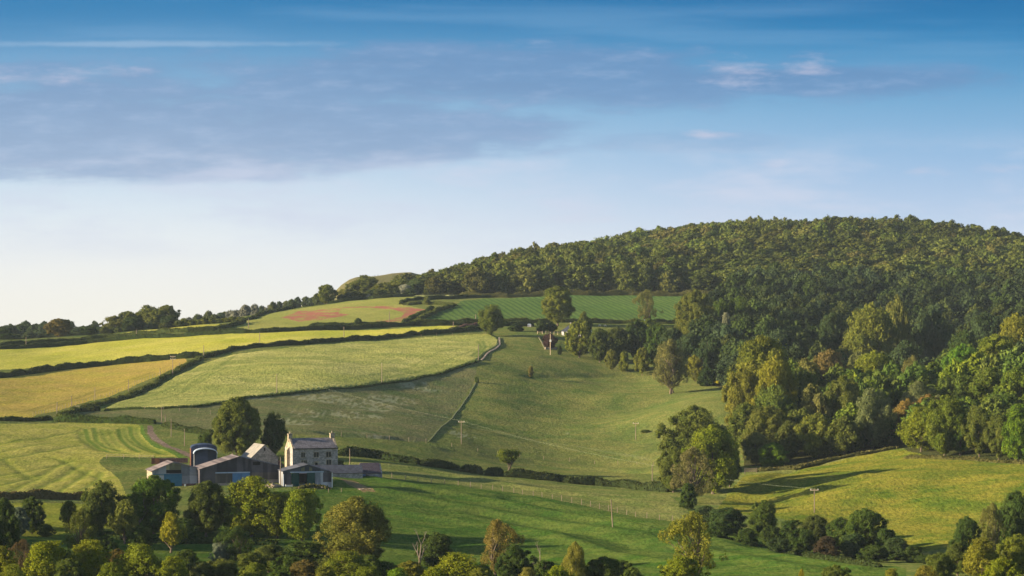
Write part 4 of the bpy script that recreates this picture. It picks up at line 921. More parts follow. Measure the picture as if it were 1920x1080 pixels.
hedge([(450, 602), (500, 590), (580, 577), (680, 565), (780, 556)], 1.8, 2.0, HD, 'dark hedge along the top of the poppy field')
hedge([(752, 572), (754, 568), (775, 564), (800, 561), (870, 557), (950, 555)], 2.0, 2.2, HD, 'winding hedge above the striped green crop')
hedge([(760, 573), (790, 571), (830, 573), (850, 575)], 1.6, 6, HO, 'broad olive hedge above the lane between the poppies and the crop')
hedge([(756, 607), (775, 598), (795, 588), (812, 580)], 2.2, 2.2, mixc(HD, MG, .3), 'left hand hedge of the steep lane below the poppy field')
hedge([(776, 608), (795, 595), (820, 584), (850, 576)], 2.0, 2.4, HO, 'right hand hedge of the steep lane beside the crop')
hedge([(780, 606), (880, 605), (1000, 606), (1090, 606)], 2.0, 2.4, mixc(HO, HD, .4), 'hedge along the foot of the striped crop left of the lone lumpy tree')
hedge([(1100, 606), (1180, 606), (1300, 606)], 2.2, 2.6, mixc(HO, HD, .4), 'hedge along the foot of the striped crop right of the lone lumpy tree')
hedge([(580, 613), (650, 611), (730, 608)], 1.6, 1.6, HD, 'short hedge under the round bush in the poppy field')
hedge([(786, 629), (840, 625), (905, 619)], 2.2, 2.4, mixc(HD, MG, .3), 'dark hedge at the narrow end of the bright yellow field')
hedge([(842, 621), (870, 615), (905, 611)], 1.3, 1.5, (.13, .07, .08), 'purple tinged hedge at the narrow end of the bright yellow field')
hedge([(860, 555), (950, 556), (1100, 556), (1290, 554), (1400, 556)], 2.8, 3, mixc(HO, HB, .4), 'grassy scrub hedge along the foot of the hilltop wood')
hedge([(634, 858), (700, 862), (785, 872.5)], 2.4, 2.6, HD, 'first length of dark hedge right of the farmhouse')
hedge([(788, 873), (861, 881.5)], 2.2, 2.6, HD, 'second short length of the dark hedge below the pasture')
hedge([(864, 882), (906, 889)], 2.1, 2.6, HD, 'third and shortest length of the dark hedge below the pasture')
hedge([(908, 890), (944, 895)], 2.2, 2.8, HD, 'rounded length of dark hedge just left of the windswept tree')
hedge([(945, 896), (1020, 905), (1100, 914), (1180, 921), (1256, 927)], 2.3, 2.6, HD, 'longest length of dark hedge running from the windswept tree to the clump')
hedge([(308, 801), (345, 808), (400, 819)], 1.7, 2.2, HD, 'dark hedge between the track and the huge chestnut')
hedge([(196, 769), (300, 770), (360, 767), (430, 754), (480, 744), (560, 735), (680, 726), (760, 717), (830, 702), (895, 686)], .7, 1.2, mixc(HD, MG, .3), 'low overgrown bank along the bottom of the pale corn field', name='grass_bank', cat='bank')
hedge([(1310, 715), (1350, 717)], 1.4, 3, (.42, .36, .04), 'narrow yellow flowering strip at the foot of the great beech', name='flower_strip', cat='flowers')
hedge([(1400, 884), (1500, 876), (1600, 857), (1682, 842)], .9, 2.0, mixc(HO, HB, .5), 'rough brambly bank at the lower edge of the right wood', name='bramble_bank', cat='bank')
hedge([(1700, 858), (1780, 862), (1850, 866), (1930, 872)], .8, 2.0, mixc(HO, HB, .5), 'rough bank under the trees above the golden meadow', name='bramble_bank', cat='bank')
hedge([(1320, 1005), (1450, 1030), (1560, 1052), (1650, 1072)], .7, 1.2, HD, 'low dark undergrowth along the lip of the stream hollow', name='undergrowth', cat='undergrowth')
hedge([(560, 922), (590, 919), (615, 921)], .6, 1.6, mixc(HB, HO, .5), 'weedy mound in front of the shed with green doors', name='weed_mound', cat='weeds')
hedge([(170, 1000), (250, 1008), (330, 1012), (420, 1012), (520, 1015)], .8, 4, DG, 'dark rough undergrowth between the orchard trees', name='undergrowth', cat='undergrowth')

def wall(pxs, h, w, mat, label, name='stone_wall'):
    pp = gpoly(dens(pxs, 8)); P_ = np.array(pp); d = np.gradient(P_, axis=0); d /= np.linalg.norm(d, axis=1, keepdims=True) + 1e-9; nr_ = np.stack([-d[:, 1], d[:, 0]], 1)
    z = H(P_[:, 0], P_[:, 1]); prof = [(-.55, -.4), (-.45, 1), (.45, 1), (.55, -.4)]; hh = h * (1 + .35 * vnoise(np.arange(len(P_)) * .8, np.zeros(len(P_)), 21))
    V = np.stack([np.stack([P_[:, 0] + nr_[:, 0] * a * w, P_[:, 1] + nr_[:, 1] * a * w, z + b * hh], 1) for a, b in prof], 1); org = np.array([P_[0, 0], P_[0, 1], z[0]])
    k = 4; m = len(P_); i_, j_ = np.meshgrid(np.arange(m - 1), np.arange(k - 1), indexing='ij'); b_ = (i_ * k + j_).ravel()
    Q = np.concatenate([np.stack([b_, b_ + 1, b_ + k + 1, b_ + k], 1), [[0, 1, 2, 3]], [[(m - 1) * 4 + q for q in (3, 2, 1, 0)]]])
    ob = link(bpy.data.objects.new(name, np_mesh(name, V.reshape(-1, 3) - org, Q, mat))); ob.location = org; tag(ob, label, 'wall'); return ob
wall([(936, 634), (937, 645), (925, 658), (913, 668), (903, 683)], .35, .7, M['rubble'], 'pale rough stone wall curving round the right end of the corn field')
wall([(893, 716), (880, 740), (862, 762), (845, 785), (822, 808), (803, 828)], .18, .5, M['moss'], 'overgrown stone wall running down the middle of the pasture')
wall([(1009, 632), (1014, 640), (1021, 651)], .5, .4, simple_mat('mossy_garden_stone', (.13, .13, .09), (.08, .085, .055), 1, 'stone', spec=.02), 'stone garden wall running down left of the purple tree')
wall([(1022, 652), (1052, 653)], .9, .5, M['stone_warm'], 'short lit garden wall below the purple tree')
wall([(775, 556.5), (830, 554.5), (880, 554)], .7, .8, M['moss'], 'pale tumbled wall at the foot of the left end of the hilltop wood')

# ------------------------------------------------------------------ fences
def fence(pxs, gap, h, label, rails=False, mat='wood', r=.07, maxn=100):
    pp = gpoly(dens(pxs, 6)); P_ = np.array(pp); s = np.r_[0, np.cumsum(np.linalg.norm(np.diff(P_, axis=0), axis=1))]; nn = min(maxn, int(s[-1] / gap))
    t = np.linspace(0, s[-1], nn); X, Y = np.interp(t, s, P_[:, 0]), np.interp(t, s, P_[:, 1]); Z = H(X, Y); org = np.array([X[0], Y[0], Z[0]])
    e = empty('post_and_wire_fence' if not rails else 'wooden_fence', org); tag(e, label, 'fence')
    me = MB().tube((0, 0, -.4), (0, 0, h), r, r * .9, 6).mesh('post', M[mat])
    for i in range(nn):
        o = link(bpy.data.objects.new('post', me), e); o.location = (X[i] - org[0], Y[i] - org[1], Z[i] - org[2]); o.scale = (1, 1, rnd.uniform(.85, 1.12)); o.rotation_euler = (rnd.uniform(-.05, .05), rnd.uniform(-.05, .05), 0)
    for f_ in ((.9, .62, .35) if not rails else (.85, .5)):
        mb = MB()
        for i in range(nn - 1):
            a = (X[i] - org[0], Y[i] - org[1], Z[i] - org[2] + h * f_); b = (X[i + 1] - org[0], Y[i + 1] - org[1], Z[i + 1] - org[2] + h * f_); mb.tube(a, b, .005 if not rails else .05, .005 if not rails else .05, 4)
        mb.build('rail' if rails else 'wire', M[mat] if rails else M['dark'], e)
fence([(735, 903), (860, 915), (960, 930), (1080, 950), (1200, 972), (1285, 983)], 3.0, 1.25, 'post and wire fence crossing above the dark green field')
fence([(62, 784), (130, 760), (240, 728), (300, 703), (345, 682)], 3.2, 1.2, 'post and wire fence along the lower edge of the orange hay field')
fence([(200, 769), (300, 771), (370, 775), (450, 785)], 6, 1.1, 'thin fence below the lower left end of the pale corn')
fence([(640, 820), (760, 828), (800, 830), (900, 846), (1050, 860), (1225, 872)], 7, 1.1, 'sparse fence crossing the middle of the pasture')
fence([(200, 860), (240, 861), (288, 863)], 3, 1.2, 'low rail fence left of the slatted pen', rails=True)
fence([(560, 925), (600, 926), (640, 925)], 2.2, 1.0, 'short fence in front of the weedy mound', mat='wood')
fence([(790, 631), (850, 629), (910, 628)], 5, 1.1, 'thin fence along the top right edge of the corn')
fence([(1008, 627), (1030, 628), (1053, 628)], 1.6, 1.3, 'pale garden fence left of the cottage', rails=True, mat='wood_pale', r=.12)

# ------------------------------------------------------------------ poles and cables
POLES = []
def pole(px, top, base, label, arm=0, lean=0.0, box=False, group='utility poles across the farmland', rz=0.0):
    p = G(px, base); h = at(px, top, p[1])[2] - p[2]; k = p[1] / 700
    e = empty('utility_pole', p, rz); tag(e, label, 'utility pole', group)
    r = .12 * max(1, k * .95)
    e.rotation_euler = (0, lean, rz); MB().tube((0, 0, -1), (0, 0, h), r, r * .75, 8).build('post', M['wood' if not box else 'wood_pale'], e)
    for i in range(arm):
        zz = h - .35 - .9 * i; w = .95
        MB().box(-w, w, -.09, .09, zz - .1, zz + .1).build('crossarm', M['wood_pale'], e)
        for x in (-w * .85, 0, w * .85): MB().tube((x, 0, zz + .1), (x, 0, zz + .32), .06, .04, 6).build('insulator', M['white'], e)
    if box: MB().box(-.35, .35, -.35, .1, h * .62, h * .62 + .9).build('transformer_box', M['white'], e)
    POLES.append((p[0], p[1], p[2] + h)); return len(POLES) - 1
i865 = pole(865, 789, 833, 'pole with crossarm in the middle of the lower pasture', 1)
i1192 = pole(1192, 792, 830, 'tee topped pole left of the low flat bush', 1)
i1149 = pole(1149, 936, 995, 'leaning pole in the near dark green field', 0, -.06)
i1527 = pole(1527, 916, 966, 'pole with crossarm on the golden meadow', 1)
i1223 = pole(1223, 872, 912, 'pole at the left side of the clump by the hedge')
i716 = pole(716, 680, 722, 'tall pole at the lower edge of the pale corn, right one')
i519 = pole(519, 701, 737, 'pole at the lower edge of the pale corn above the chestnut')
pole(897, 646, 686, 'thin pole at the right end of the pale corn')
pole(1032, 626, 663, 'pole with white box before the cottage garden', 0, 0, True)
i303 = pole(303, 763, 796, 'first pole of the row following the track, by the thick hedge')
pole(310, 777, 802, 'second pole of the row following the track')
pole(321, 785, 817, 'third pole of the row following the track')
pole(346, 804, 838, 'fourth pole of the row following the track')
i395 = pole(395, 820, 850, 'pole rising behind the curved roof of the navy barn')
i436 = pole(436, 832, 864, 'thick pole in front of the chestnut trunk')
pole(463, 840, 866, 'short pole between the chestnut and the stone barn', 1)
i525 = pole(526, 857, 918, 'pole standing before the corner of the big barn')
pole(608, 852, 886, 'pole in front of the farmhouse right window')
pole(656, 841, 876, 'pole right of the farmhouse by the hedge')
i325 = pole(324, 667, 706, 'pole with two crossarms beside the diagonal hedge', 2)
pole(336, 680, 692, 'short pole just right of the one with two crossarms')
i300 = pole(300, 690, 714, 'first small pole left of the one with two crossarms')
i241 = pole(241, 711, 733, 'second small pole left of the one with two crossarms')
i178 = pole(178, 726, 750, 'third small pole left of the one with two crossarms')
i134 = pole(134, 742, 766, 'fourth small pole left of the one with two crossarms')
i107 = pole(107, 753, 779, 'small pole at the lower end of the hay field fence')
i382 = pole(382, 647, 670, 'pole in the corner between the yellow field and the pale corn')
i487 = pole(487, 623, 646, 'pole on the hedge line at the middle of the yellow field')
i645 = pole(645, 613, 635, 'pole in the bright yellow field below the poppies')
pole(730, 584, 606, 'pole at the lower edge of the poppy patch')
pole(256, 618, 633, 'pole on the small yellow field at the left skyline')
pole(892, 589, 605, 'pole left of the pointed green tree at the crop')
pole(850, 603, 617, 'pole at the narrow end of the bright yellow field')
pole(49, 632, 645, 'small pole by the dark bush on the left skyline')
pole(466, 598, 616, 'short dark post at the lower left corner of the poppy field')
def cable(a, b, label, n_=3, sag=.9):
    A_, B_ = np.array(POLES[a]), np.array(POLES[b]); d = unit(B_ - A_); sd = np.array([-d[1], d[0], 0])
    e = empty('power_line', A_); tag(e, label, 'cable')
    for k in range(n_):
        off = sd * (k - (n_ - 1) / 2) * .75; mb = MB(); pr = None
        for t in np.linspace(0, 1, 15):
            p = (B_ - A_) * t + off; p[2] -= sag * 4 * t * (1 - t)
            if pr is not None: mb.tube(pr, p, .006, .006, 4)
            pr = p
        mb.build('cable', M['lead'], e)
cable(i519, i865, 'cables from the chestnut pole down to the middle pasture pole', 2)
cable(i865, i1223, 'cables from the middle pasture pole to the clump', 2)
cable(i1223, i1527, 'cables over the stream to the pole on the golden meadow', 2)
cable(i325, i382, 'cables from the pole with two crossarms up to the corner pole', 2)
cable(i325, i300, 'cables along the hay field fence from the pole with two crossarms', 1)

# ------------------------------------------------------------------ farm buildings
def site(name, label, cat, px, base, phi, dD=0):
    p = G(px, base); p = GD(px, p[1] + dD); z = at(px, base, p[1])[2]
    e = empty(name, (p[0], p[1], z), R(phi)); tag(e, label, cat); return e, p[1] / F   # metres per pixel
# grey gabled barn with the teal door
e, s = site('grey_barn', 'pale grey gabled barn with a teal sliding door, leftmost farm building', 'barn', 286, 919, 17)
X = lambda px: (px - 286) * s / math.cos(R(17 - 8))
Z = lambda py: (919 - py) * s
w_, ev, ap, xa, dp = X(375), Z(884), Z(868), X(325), 8
zl, zr = Z(883.5), Z(881)
MB().prism([(0, Z(893)), (w_ - .05, Z(893)), (w_ - .05, zr), (xa, ap), (0, zl)], .0, .25).build('upper_gable_wall', M['sheet_grey'], e)
MB().prism([(0.0, Z(906)), (X(309), Z(906)), (X(309), Z(893.2)), (0.0, Z(893.2))], .02, .25).prism([(X(341), Z(908)), (w_ - .05, Z(908)), (w_ - .05, Z(893.2)), (X(341), Z(893.2))], .02, .25).build('lower_wall_panels', M['sheet_pale'], e)
MB().box(0.0, X(309), .03, .25, -2, Z(906.1)).build('brick_plinth', M['brick'], e); MB().box(X(341), w_ - .05, .03, .25, -2, Z(908.1)).build('brick_plinth', M['brick'], e)
MB().prism([(0, -2), (.2, -2), (.2, zl), (0, zl)], .26, dp).build('side_wall', M['stone_warm'], e)
MB().box(w_ - .3, w_ - .1, .26, dp, -2, zr).box(.2, w_ - .3, dp - .2, dp, -2, zr).build('rear_walls', M['sheet_grey'], e)
MB().slab((-.35, zl - .12), (xa, ap + .04), -.3, dp + .2, .09).slab((xa + .01, ap + .04), (w_ - .02, zr + .02), -.3, dp + .2, .09).build('roof', M['roof_pink'], e)
d = MB().box(X(308), X(341), -.12, -.02, -.4, Z(890.5)).build('sliding_door', M['teal'], e); d['label'] = 'teal sliding door'
MB().box(X(276.5 + 10), X(341.5), -.16, -.01, Z(890.4), Z(889.3)).build('door_track', M['teal'], e)
MB().prism([(X(312), Z(881.5)), (X(340), Z(881.5)), (X(340), Z(872.6)), (xa, Z(869.6)), (X(312), Z(873.6))], -.03, -.004).build('translucent_panel', M['panel'], e)
MB().box(X(312), X(340), -.03, -.004, Z(888), Z(881.8)).build('vent_opening', M['dark'], e)
MB().tube((w_ - .45, -.1, -.3), (w_ - .45, -.1, zr), .07, .07).build('drainpipe', M['metal'], e)
MB().box(X(345), X(345) + .35, -.7, -.45, -.3, 1.25).build('gatepost', M['white'], e)
# big dark barn
e, s = site('big_barn', 'widest dark weatherboarded barn with blue double doors', 'barn', 375, 917, 17)
X = lambda px: (px - 375) * s / math.cos(R(17 - 6.5)); Z = lambda py: (917 - py) * s
w_, xa, ap, zl, zr, dp = X(529), X(448), Z(858), Z(880), Z(877.5), 9
MB().prism([(0.02, Z(906.5)), (X(435.6), Z(906.5)), (X(435.6), Z(888.5)), (X(468.6), Z(888.5)), (X(468.6), Z(901.5)), (w_, Z(901.5)), (w_, zr), (xa, ap), (0.02, zl)], 0, .25).build('boarded_gable_wall', M['sheet_dark'], e)
BB = simple_mat('brown_boards', (.13, .115, .11), (.10, .085, .085), .6, 'sheet', spec=.05)
MB().box(X(404), X(435.4), -.05, -.004, Z(906), Z(888.6)).build('lower_cladding', BB, e); MB().box(X(469), X(526), -.04, -.004, Z(901.4), Z(888)).build('lower_cladding', BB, e)
MB().box(.02, X(435.5), .03, .25, -2, Z(906.7)).build('concrete_plinth', M['render'], e); MB().box(X(468.7), w_, .03, .25, -2, Z(901.7)).build('concrete_plinth', M['render'], e)
for a, b in ((392, 906.8), (403, 906.8), (498.5, 901.8)): MB().box(X(a), X(a) + .15, -.03, .02, -.5, Z(b)).build('stanchion', M['rust'], e)
for a, b in ((436, 451.6), (452.4, 468.4)): MB().box(X(a), X(b), -.1, .05, -.35, Z(888.4)).build('barn_door', M['blue'], e)
MB().box(X(404), X(468.6), -.22, -.02, Z(888.2), Z(886.2)).build('door_rail', M['arch'], e)
MB().box(w_ - .2, w_, .26, dp, -2, zr).box(.02, .2, .26, dp, -2, zl).box(.2, w_ - .2, dp - .2, dp, -2, zl).build('side_walls', M['sheet_dark'], e)
MB().slab((-.25, zl - .08), (xa, ap + .03), -.35, dp + .2, .09).build('left_roof_slope', M['roof_pink'], e)
MB().slab((xa + .01, ap + .03), (w_ + .35, zr - .06), -.35, dp + .2, .09).build('right_roof_slope', M['roof_grey'], e)
MB().box(X(474), X(488), -.03, -.004, Z(874), Z(868)).build('gable_hatch', M['dark'], e)
MB().tube((w_ + .3, -.1, -.5), (w_ + .3, -.1, zr - .2), .09, .09).build('drainpipe', M['arch'], e)
# shed with green doors
e, s = site('green_door_shed', 'low grey shed with two dark green doors, right of the big barn', 'shed', 531, 918, 13)
X = lambda px: (px - 531) * s / math.cos(R(13)); Z = lambda py: (918 - py) * s
w_, xa, ap, zl, zr, dp = X(620.5), X(577), Z(872.5), Z(884), Z(887), 8
MB().prism([(0, Z(886)), (w_, Z(887.5)), (w_, zr), (xa, ap), (0, zl)], 0, .2).build('gable_wall', M['roof_grey'], e)
MB().box(0, X(546), .01, .2, -2, Z(886.2)).build('side_cladding', M['sheet_dark'], e); MB().box(X(605), w_, .01, .2, Z(905), Z(887.7)).build('side_cladding', M['sheet_dark'], e)
MB().box(X(590.3), X(604.8), .02, .2, Z(905), Z(887)).build('translucent_wall', M['sheet_pale'], e)
MB().box(X(590.3), w_, .03, .25, -2, Z(905.1)).build('block_wall', M['sheet_pale'], e)
for a, b in ((547, 560.5), (575, 589.6)): MB().box(X(a), X(b), -.15, -.03, -.3, Z(887)).build('green_door', M['green'], e)
MB().box(X(544), X(605.5), -.25, -.005, Z(886.6), Z(884.8)).build('door_rail', M['arch'], e)
MB().box(X(546), X(590), .3, .4, -2, -.25).build('sill', M['dark'], e)
mbg = MB()
for i in range(6): mbg.box(X(561), X(575), .05, .09, .12 + i * .2, .17 + i * .2)
mbg.box(X(561), X(561) + .06, .04, .1, 0, 1.25).box(X(574.4), X(575), .04, .1, 0, 1.25).build('gate', M['metal'], e)
MB().box(0, .15, .21, dp, -2, zl).box(w_ - .15, w_, .21, dp, -2, zr).box(.15, w_ - .15, dp - .2, dp, -2, Z(893)).build('inner_walls', M['sheet_grey'], e)
MB().slab((-.3, zl - .05), (xa, ap + .03), -.3, dp, .08).slab((xa + .01, ap + .03), (w_ + .2, zr - .03), -.3, dp, .08).build('roof', M['roof_grey'], e)
MB().prism([(X(564), Z(883.5)), (X(571), Z(883.5)), (X(571), Z(876)), (X(564), Z(878.5))], -.03, -.004).build('gable_panel', M['panel'], e)
MB().prism([(X(579), Z(883.5)), (X(584.5), Z(883.5)), (X(584.5), Z(878)), (X(579), Z(876))], -.03, -.004).build('gable_panel', M['panel'], e)
MB().tube((w_ + .1, -.15, -.5), (w_ + .1, -.15, zr), .1, .1).build('drainpipe', M['white'], e)
MB().tube((X(532), -.12, 0), (X(532), -.12, Z(889)), .09, .09).build('drainpipe', M['arch'], e)
# farmhouse
e, s = site('farmhouse', 'tall stone farmhouse with two end chimneys and a stone tiled roof', 'house', 549, 887, 20)
c20 = math.cos(R(20)); X = lambda px: (px - 549) * s / c20; Z = lambda py: (887 - py) * s
w_, ze, zr, dp = X(631.5), Z(840.5), Z(823), 7.2
MB().box(0, w_, 0, dp, -2, ze).build('wall', M['stone'], e)
gb = MB()
for x in (0, w_ - .4): gb.v += []; b = len(gb.v); gb.v += [(x, 0, ze), (x, dp, ze), (x, dp / 2, zr + .35), (x + .4, 0, ze), (x + .4, dp, ze), (x + .4, dp / 2, zr + .35)]; gb.f += [(b, b + 1, b + 2), (b + 3, b + 5, b + 4), (b, b + 2, b + 5, b + 3), (b + 1, b + 4, b + 5, b + 2)]
gb.build('gable', M['stone_warm'], e)
r_ = MB(); b = 0; x0, x1 = .42, w_ - .42
r_.v = [(x0, -.3, ze - .05), (x1, -.3, ze - .05), (x1, dp / 2, zr), (x0, dp / 2, zr), (x0, dp + .3, ze - .05), (x1, dp + .3, ze - .05), (x0, -.3, ze - .2), (x1, -.3, ze - .2), (x1, dp + .3, ze - .2), (x0, dp + .3, ze - .2)]
r_.f = [(0, 1, 2, 3), (3, 2, 5, 4), (6, 7, 1, 0), (4, 5, 8, 9), (6, 9, 8, 7), (0, 3, 4, 9, 6), (1, 7, 8, 5, 2)]
rf = r_.build('roof', M['slate'], e)
for x in (-.2, w_ - .95):
    ch = MB().box(x, x + 1.0, dp / 2 - .45, dp / 2 + .45, zr - .9, zr + .95).box(x - .08, x + 1.08, dp / 2 - .53, dp / 2 + .53, zr + .95, zr + 1.1).build('chimney', M['stone_warm'], rf)
    MB().tube((x + .5, dp / 2, zr + 1.1), (x + .5, dp / 2, zr + 1.65), .17, .13).build('chimney_pot', M['stone_warm'], ch) if False else None
    MB().tube((x + .5, dp / 2, zr + 1.1), (x + .5, dp / 2, zr + 1.6), .17, .13).build('chimney_pot', M['stone_warm'], e)
MB().box(-.75, -.0, dp / 2 - 1.0, dp / 2 + 1.0, -2, Z(846)).prism([(-.75, Z(846)), (0, Z(846)), (0, Z(838))], dp / 2 - .8, dp / 2 + .8).build('chimney_breast', M['stone_warm'], e)
MB().box(-.15, w_ + .05, -.36, -.3, ze - .25, ze - .1).build('gutter', M['dark'], e)
def window(xc, zc, ww, hh, lights):
    f = MB(); t = .12
    f.box(xc - ww / 2 - t, xc + ww / 2 + t, -.08, -.003, zc + hh / 2, zc + hh / 2 + t).box(xc - ww / 2 - t, xc + ww / 2 + t, -.1, -.003, zc - hh / 2 - t, zc - hh / 2)
    for i in range(lights + 1):
        x = xc - ww / 2 + ww * i / lights; f.box(x - .045, x + .045, -.05, -.003, zc - hh / 2, zc + hh / 2)
    fr = f.build('window', M['stone_warm'], e); MB().box(xc - ww / 2, xc + ww / 2, -.03, -.004, zc - hh / 2, zc + hh / 2).build('pane', M['glass'], fr)
window(X(568), Z(853.5), 1.0, 1.15, 2); window(X(592), Z(853.5), 1.25, 1.15, 2); window(X(614.5), Z(853.5), 1.25, 1.15, 2)
window(X(570), Z(868.2), 1.4, 1.15, 3); window(X(615), Z(868.2), 1.25, 1.15, 2)
MB().box(X(590), X(594.5), -.05, -.003, 0, Z(867.2)).build('front_door', M['dark'], e)
hd = MB(); hd.prism([(X(587.5), Z(868)), (X(597), Z(868)), (X(596), Z(866)), (X(592.3), Z(864.8)), (X(588.5), Z(866))], -.7, 0).build('door_hood', M['stone_warm'], e)
# stone barn with steep gable
e, s = site('stone_barn', 'small rubble stone barn with steep gable between the barns', 'barn', 472, 882, 24)
c24 = math.cos(R(24)); X = lambda px: (px - 472) * s / c24; Z = lambda py: (882 - py) * s
w_, xa, ap, ze, dp = X(519.5), X(495.5), Z(835), Z(859), 8
MB().prism([(0, -2), (w_, -2), (w_, ze), (xa, ap), (0, ze)], 0, dp).build('wall', M['stone'], e)
MB().slab((-.3, ze - .2), (xa, ap + .03), -.12, dp + .1, .1).slab((xa + .01, ap + .03), (w_ + .3, ze - .2), -.12, dp + .1, .1).build('roof', simple_mat('pale_roof_sheets', (.26, .25, .24), (.19, .185, .18), .8, spec=.1), e)
MB().prism([(xa - .2, Z(846)), (xa + .2, Z(846)), (xa + .2, Z(841)), (xa, Z(839.8)), (xa - .2, Z(841))], -.03, -.003).build('slit_window', M['dark'], e)
MB().prism([(w_ + .01, -2), (X(530), -2), (X(530), Z(872)), (w_ + .01, Z(861))], .6, dp - .5).build('lean_to_or_shade', M['brick'], e)
# navy dutch barn
e, s = site('dutch_barn', 'navy blue barn with curved roof behind the grey barn', 'barn', 360, 884, 10)
X = lambda px: (px - 360) * s / math.cos(R(13)); Z = lambda py: (884 - py) * s
def arch_poly(x0, x1, z0, zt, zs, k=12):
    xc, rw = (x0 + x1) / 2, (x1 - x0) / 2; return [(x0, z0)] + [(xc - rw * math.cos(math.pi * i / k), zs + (zt - zs) * math.sin(math.pi * i / k) ** .8) for i in range(k + 1)] + [(x1, z0)]
MB().prism(arch_poly(0, X(407), -2, Z(834.5), Z(842)), 3, 9).build('rear_bay', M['navy'], e)
MB().prism(arch_poly(X(364.2), X(405), -2, Z(842), Z(852)), 0, 3).build('front_bay', M['navy'], e)
ap_ = arch_poly(X(363.2), X(407), 0, Z(840.6), Z(851))[1:-1]; ap2 = arch_poly(X(364), X(406), 0, Z(841.9), Z(851.4))[1:-1]
mb = MB()
for i in range(len(ap_) - 1): mb.prism([ap_[i], ap_[i + 1], ap2[i + 1], ap2[i]], -1.0, 2.9)
mb.build('curved_canopy', M['arch'], e)
MB().box(-.06, -.005, 3, 9, -2, Z(843)).build('rusty_side', M['rust'], e)
MB().tube((X(405.6), -.5, -1), (X(405.6), -.5, Z(852)), .09, .09).tube((X(364.3), -.5, -1), (X(364.3), -.5, Z(852)), .07, .07).build('posts', M['metal'], e)
# slatted pen
e, s = site('slatted_pen', 'low purple brown slatted pen behind the grey barn ridge', 'pen', 284.5, 873, 8)
mb = MB(); L = 68 * s
for i in range(46):
    x = L * i / 46; mb.box(x, x + L / 46 * .62, -.03 - .02 * (i % 2), .03, -1.2, 14.2 * s + rnd.uniform(-.05, .05))
mb.build('slats', M['brick'], e)
MB().box(0, L, .05, .12, .3, .5).box(0, L, .05, .12, 1.2, 1.4).build('rails', M['wood'], e)
MB().box(0, 15 * s, -.09, -.06, -1.2, 14.0 * s).build('solid_panel', M['rust'], e)
MB().box(0, L, 3.0, 3.1, -1.2, 12 * s).build('back_panel', M['sheet_dark'], e)
# long low range and the end shed
e, s = site('stone_outbuilding', 'long low stone outbuilding with dark slate roof right of the green door shed', 'outbuilding', 600, 902, 10)
X = lambda px: (px - 600) * s / math.cos(R(10)); Z = lambda py: (902 - py) * s
w_ = X(679.5)
MB().box(X(560), w_, 0, 4.6, -1.5, Z(887)).build('wall', M['stone'], e)
def pitched(x0, x1, y0, y1, ze_, zr_, mat, par, o=.2):
    q = MB(); ym = (y0 + y1) / 2
    q.v = [(x0, y0 - o, ze_ - .05), (x1, y0 - o, ze_ - .05), (x1, ym, zr_), (x0, ym, zr_), (x0, y1 + o, ze_ - .05), (x1, y1 + o, ze_ - .05), (x0, y0 - o, ze_ - .15), (x1, y0 - o, ze_ - .15), (x1, y1 + o, ze_ - .15), (x0, y1 + o, ze_ - .15)]
    q.f = [(0, 1, 2, 3), (3, 2, 5, 4), (6, 7, 1, 0), (4, 5, 8, 9), (6, 9, 8, 7), (0, 3, 4, 9, 6), (1, 7, 8, 5, 2)]; return q.build('roof', mat, par)
pitched(X(555), w_ + .1, 0, 4.6, Z(887), Z(873), M['slate_dark'], e)
e, s = site('end_shed', 'small stone shed with brown tiled roof at the right end of the farm', 'shed', 680, 903, 14)
X = lambda px: (px - 680) * s / math.cos(R(14)); Z = lambda py: (903 - py) * s
w_ = X(716.5)
q = MB().box(0.05, w_, 0, 5, -1.5, Z(887)); b = len(q.v); q.v += [(w_, 0, Z(887)), (w_, 5, Z(887)), (w_, 2.5, Z(870.5)), (w_ - .3, 0, Z(887)), (w_ - .3, 5, Z(887)), (w_ - .3, 2.5, Z(870.5))]; q.f += [(b, b + 1, b + 2), (b + 3, b + 5, b + 4), (b, b + 2, b + 5, b + 3), (b + 1, b + 4, b + 5, b + 2)]
q.build('wall', M['stone'], e)
pitched(-.25, w_ - .32, 0, 5, Z(887), Z(869), simple_mat('brown_tiles', (.075, .065, .085), (.05, .04, .06), .9, 'slate', spec=.1), e)
MB().box(X(680.5), X(686), -.06, -.003, -.3, Z(889)).build('blue_door', M['blue'], e)
MB().prism([(X(686), -1), (X(702), -1), (X(702), Z(897)), (X(686), Z(889))], -.9, -.01).build('lean_to_or_shade', M['sheet_dark'], e)  # dark wedge stands in for a triangular shade on the front wall
# yard things
def rocks(px, base, w, h, label, seed, name='rubble_heap'):
    p = G(px, base); import bmesh; gg = random.Random(seed); bm = bmesh.new()
    for i in range(16):
        v0 = len(bm.verts); rr = gg.uniform(.25, .55) * h; ret = bmesh.ops.create_icosphere(bm, subdivisions=1, radius=rr); ox, oy = gg.uniform(-w / 2, w / 2), gg.uniform(-.8, .8); oz = gg.uniform(0, h * .5) * (1 - abs(ox) / w * 1.6)
        for v in ret['verts']: v.co = Vector((v.co.x * gg.uniform(.9, 1.5) + ox, v.co.y + oy, v.co.z * gg.uniform(.6, 1) + oz + .1))
    me = bpy.data.meshes.new(name); bm.to_mesh(me); bm.free(); me.materials.append(M['rubble']); o = link(bpy.data.objects.new(name, me)); o.location = p; tag(o, label, 'rubble heap')
rocks(512, 919, 3.0, 1.2, 'heap of pale rubble at the foot of the big barn right corner', 1)
rocks(595, 920, 2.6, .5, 'low pile of pale rubble before the green door shed', 2)
rocks(683, 924, 2.6, .4, 'patch of pale rubble on the grass slope right of the farm', 3)
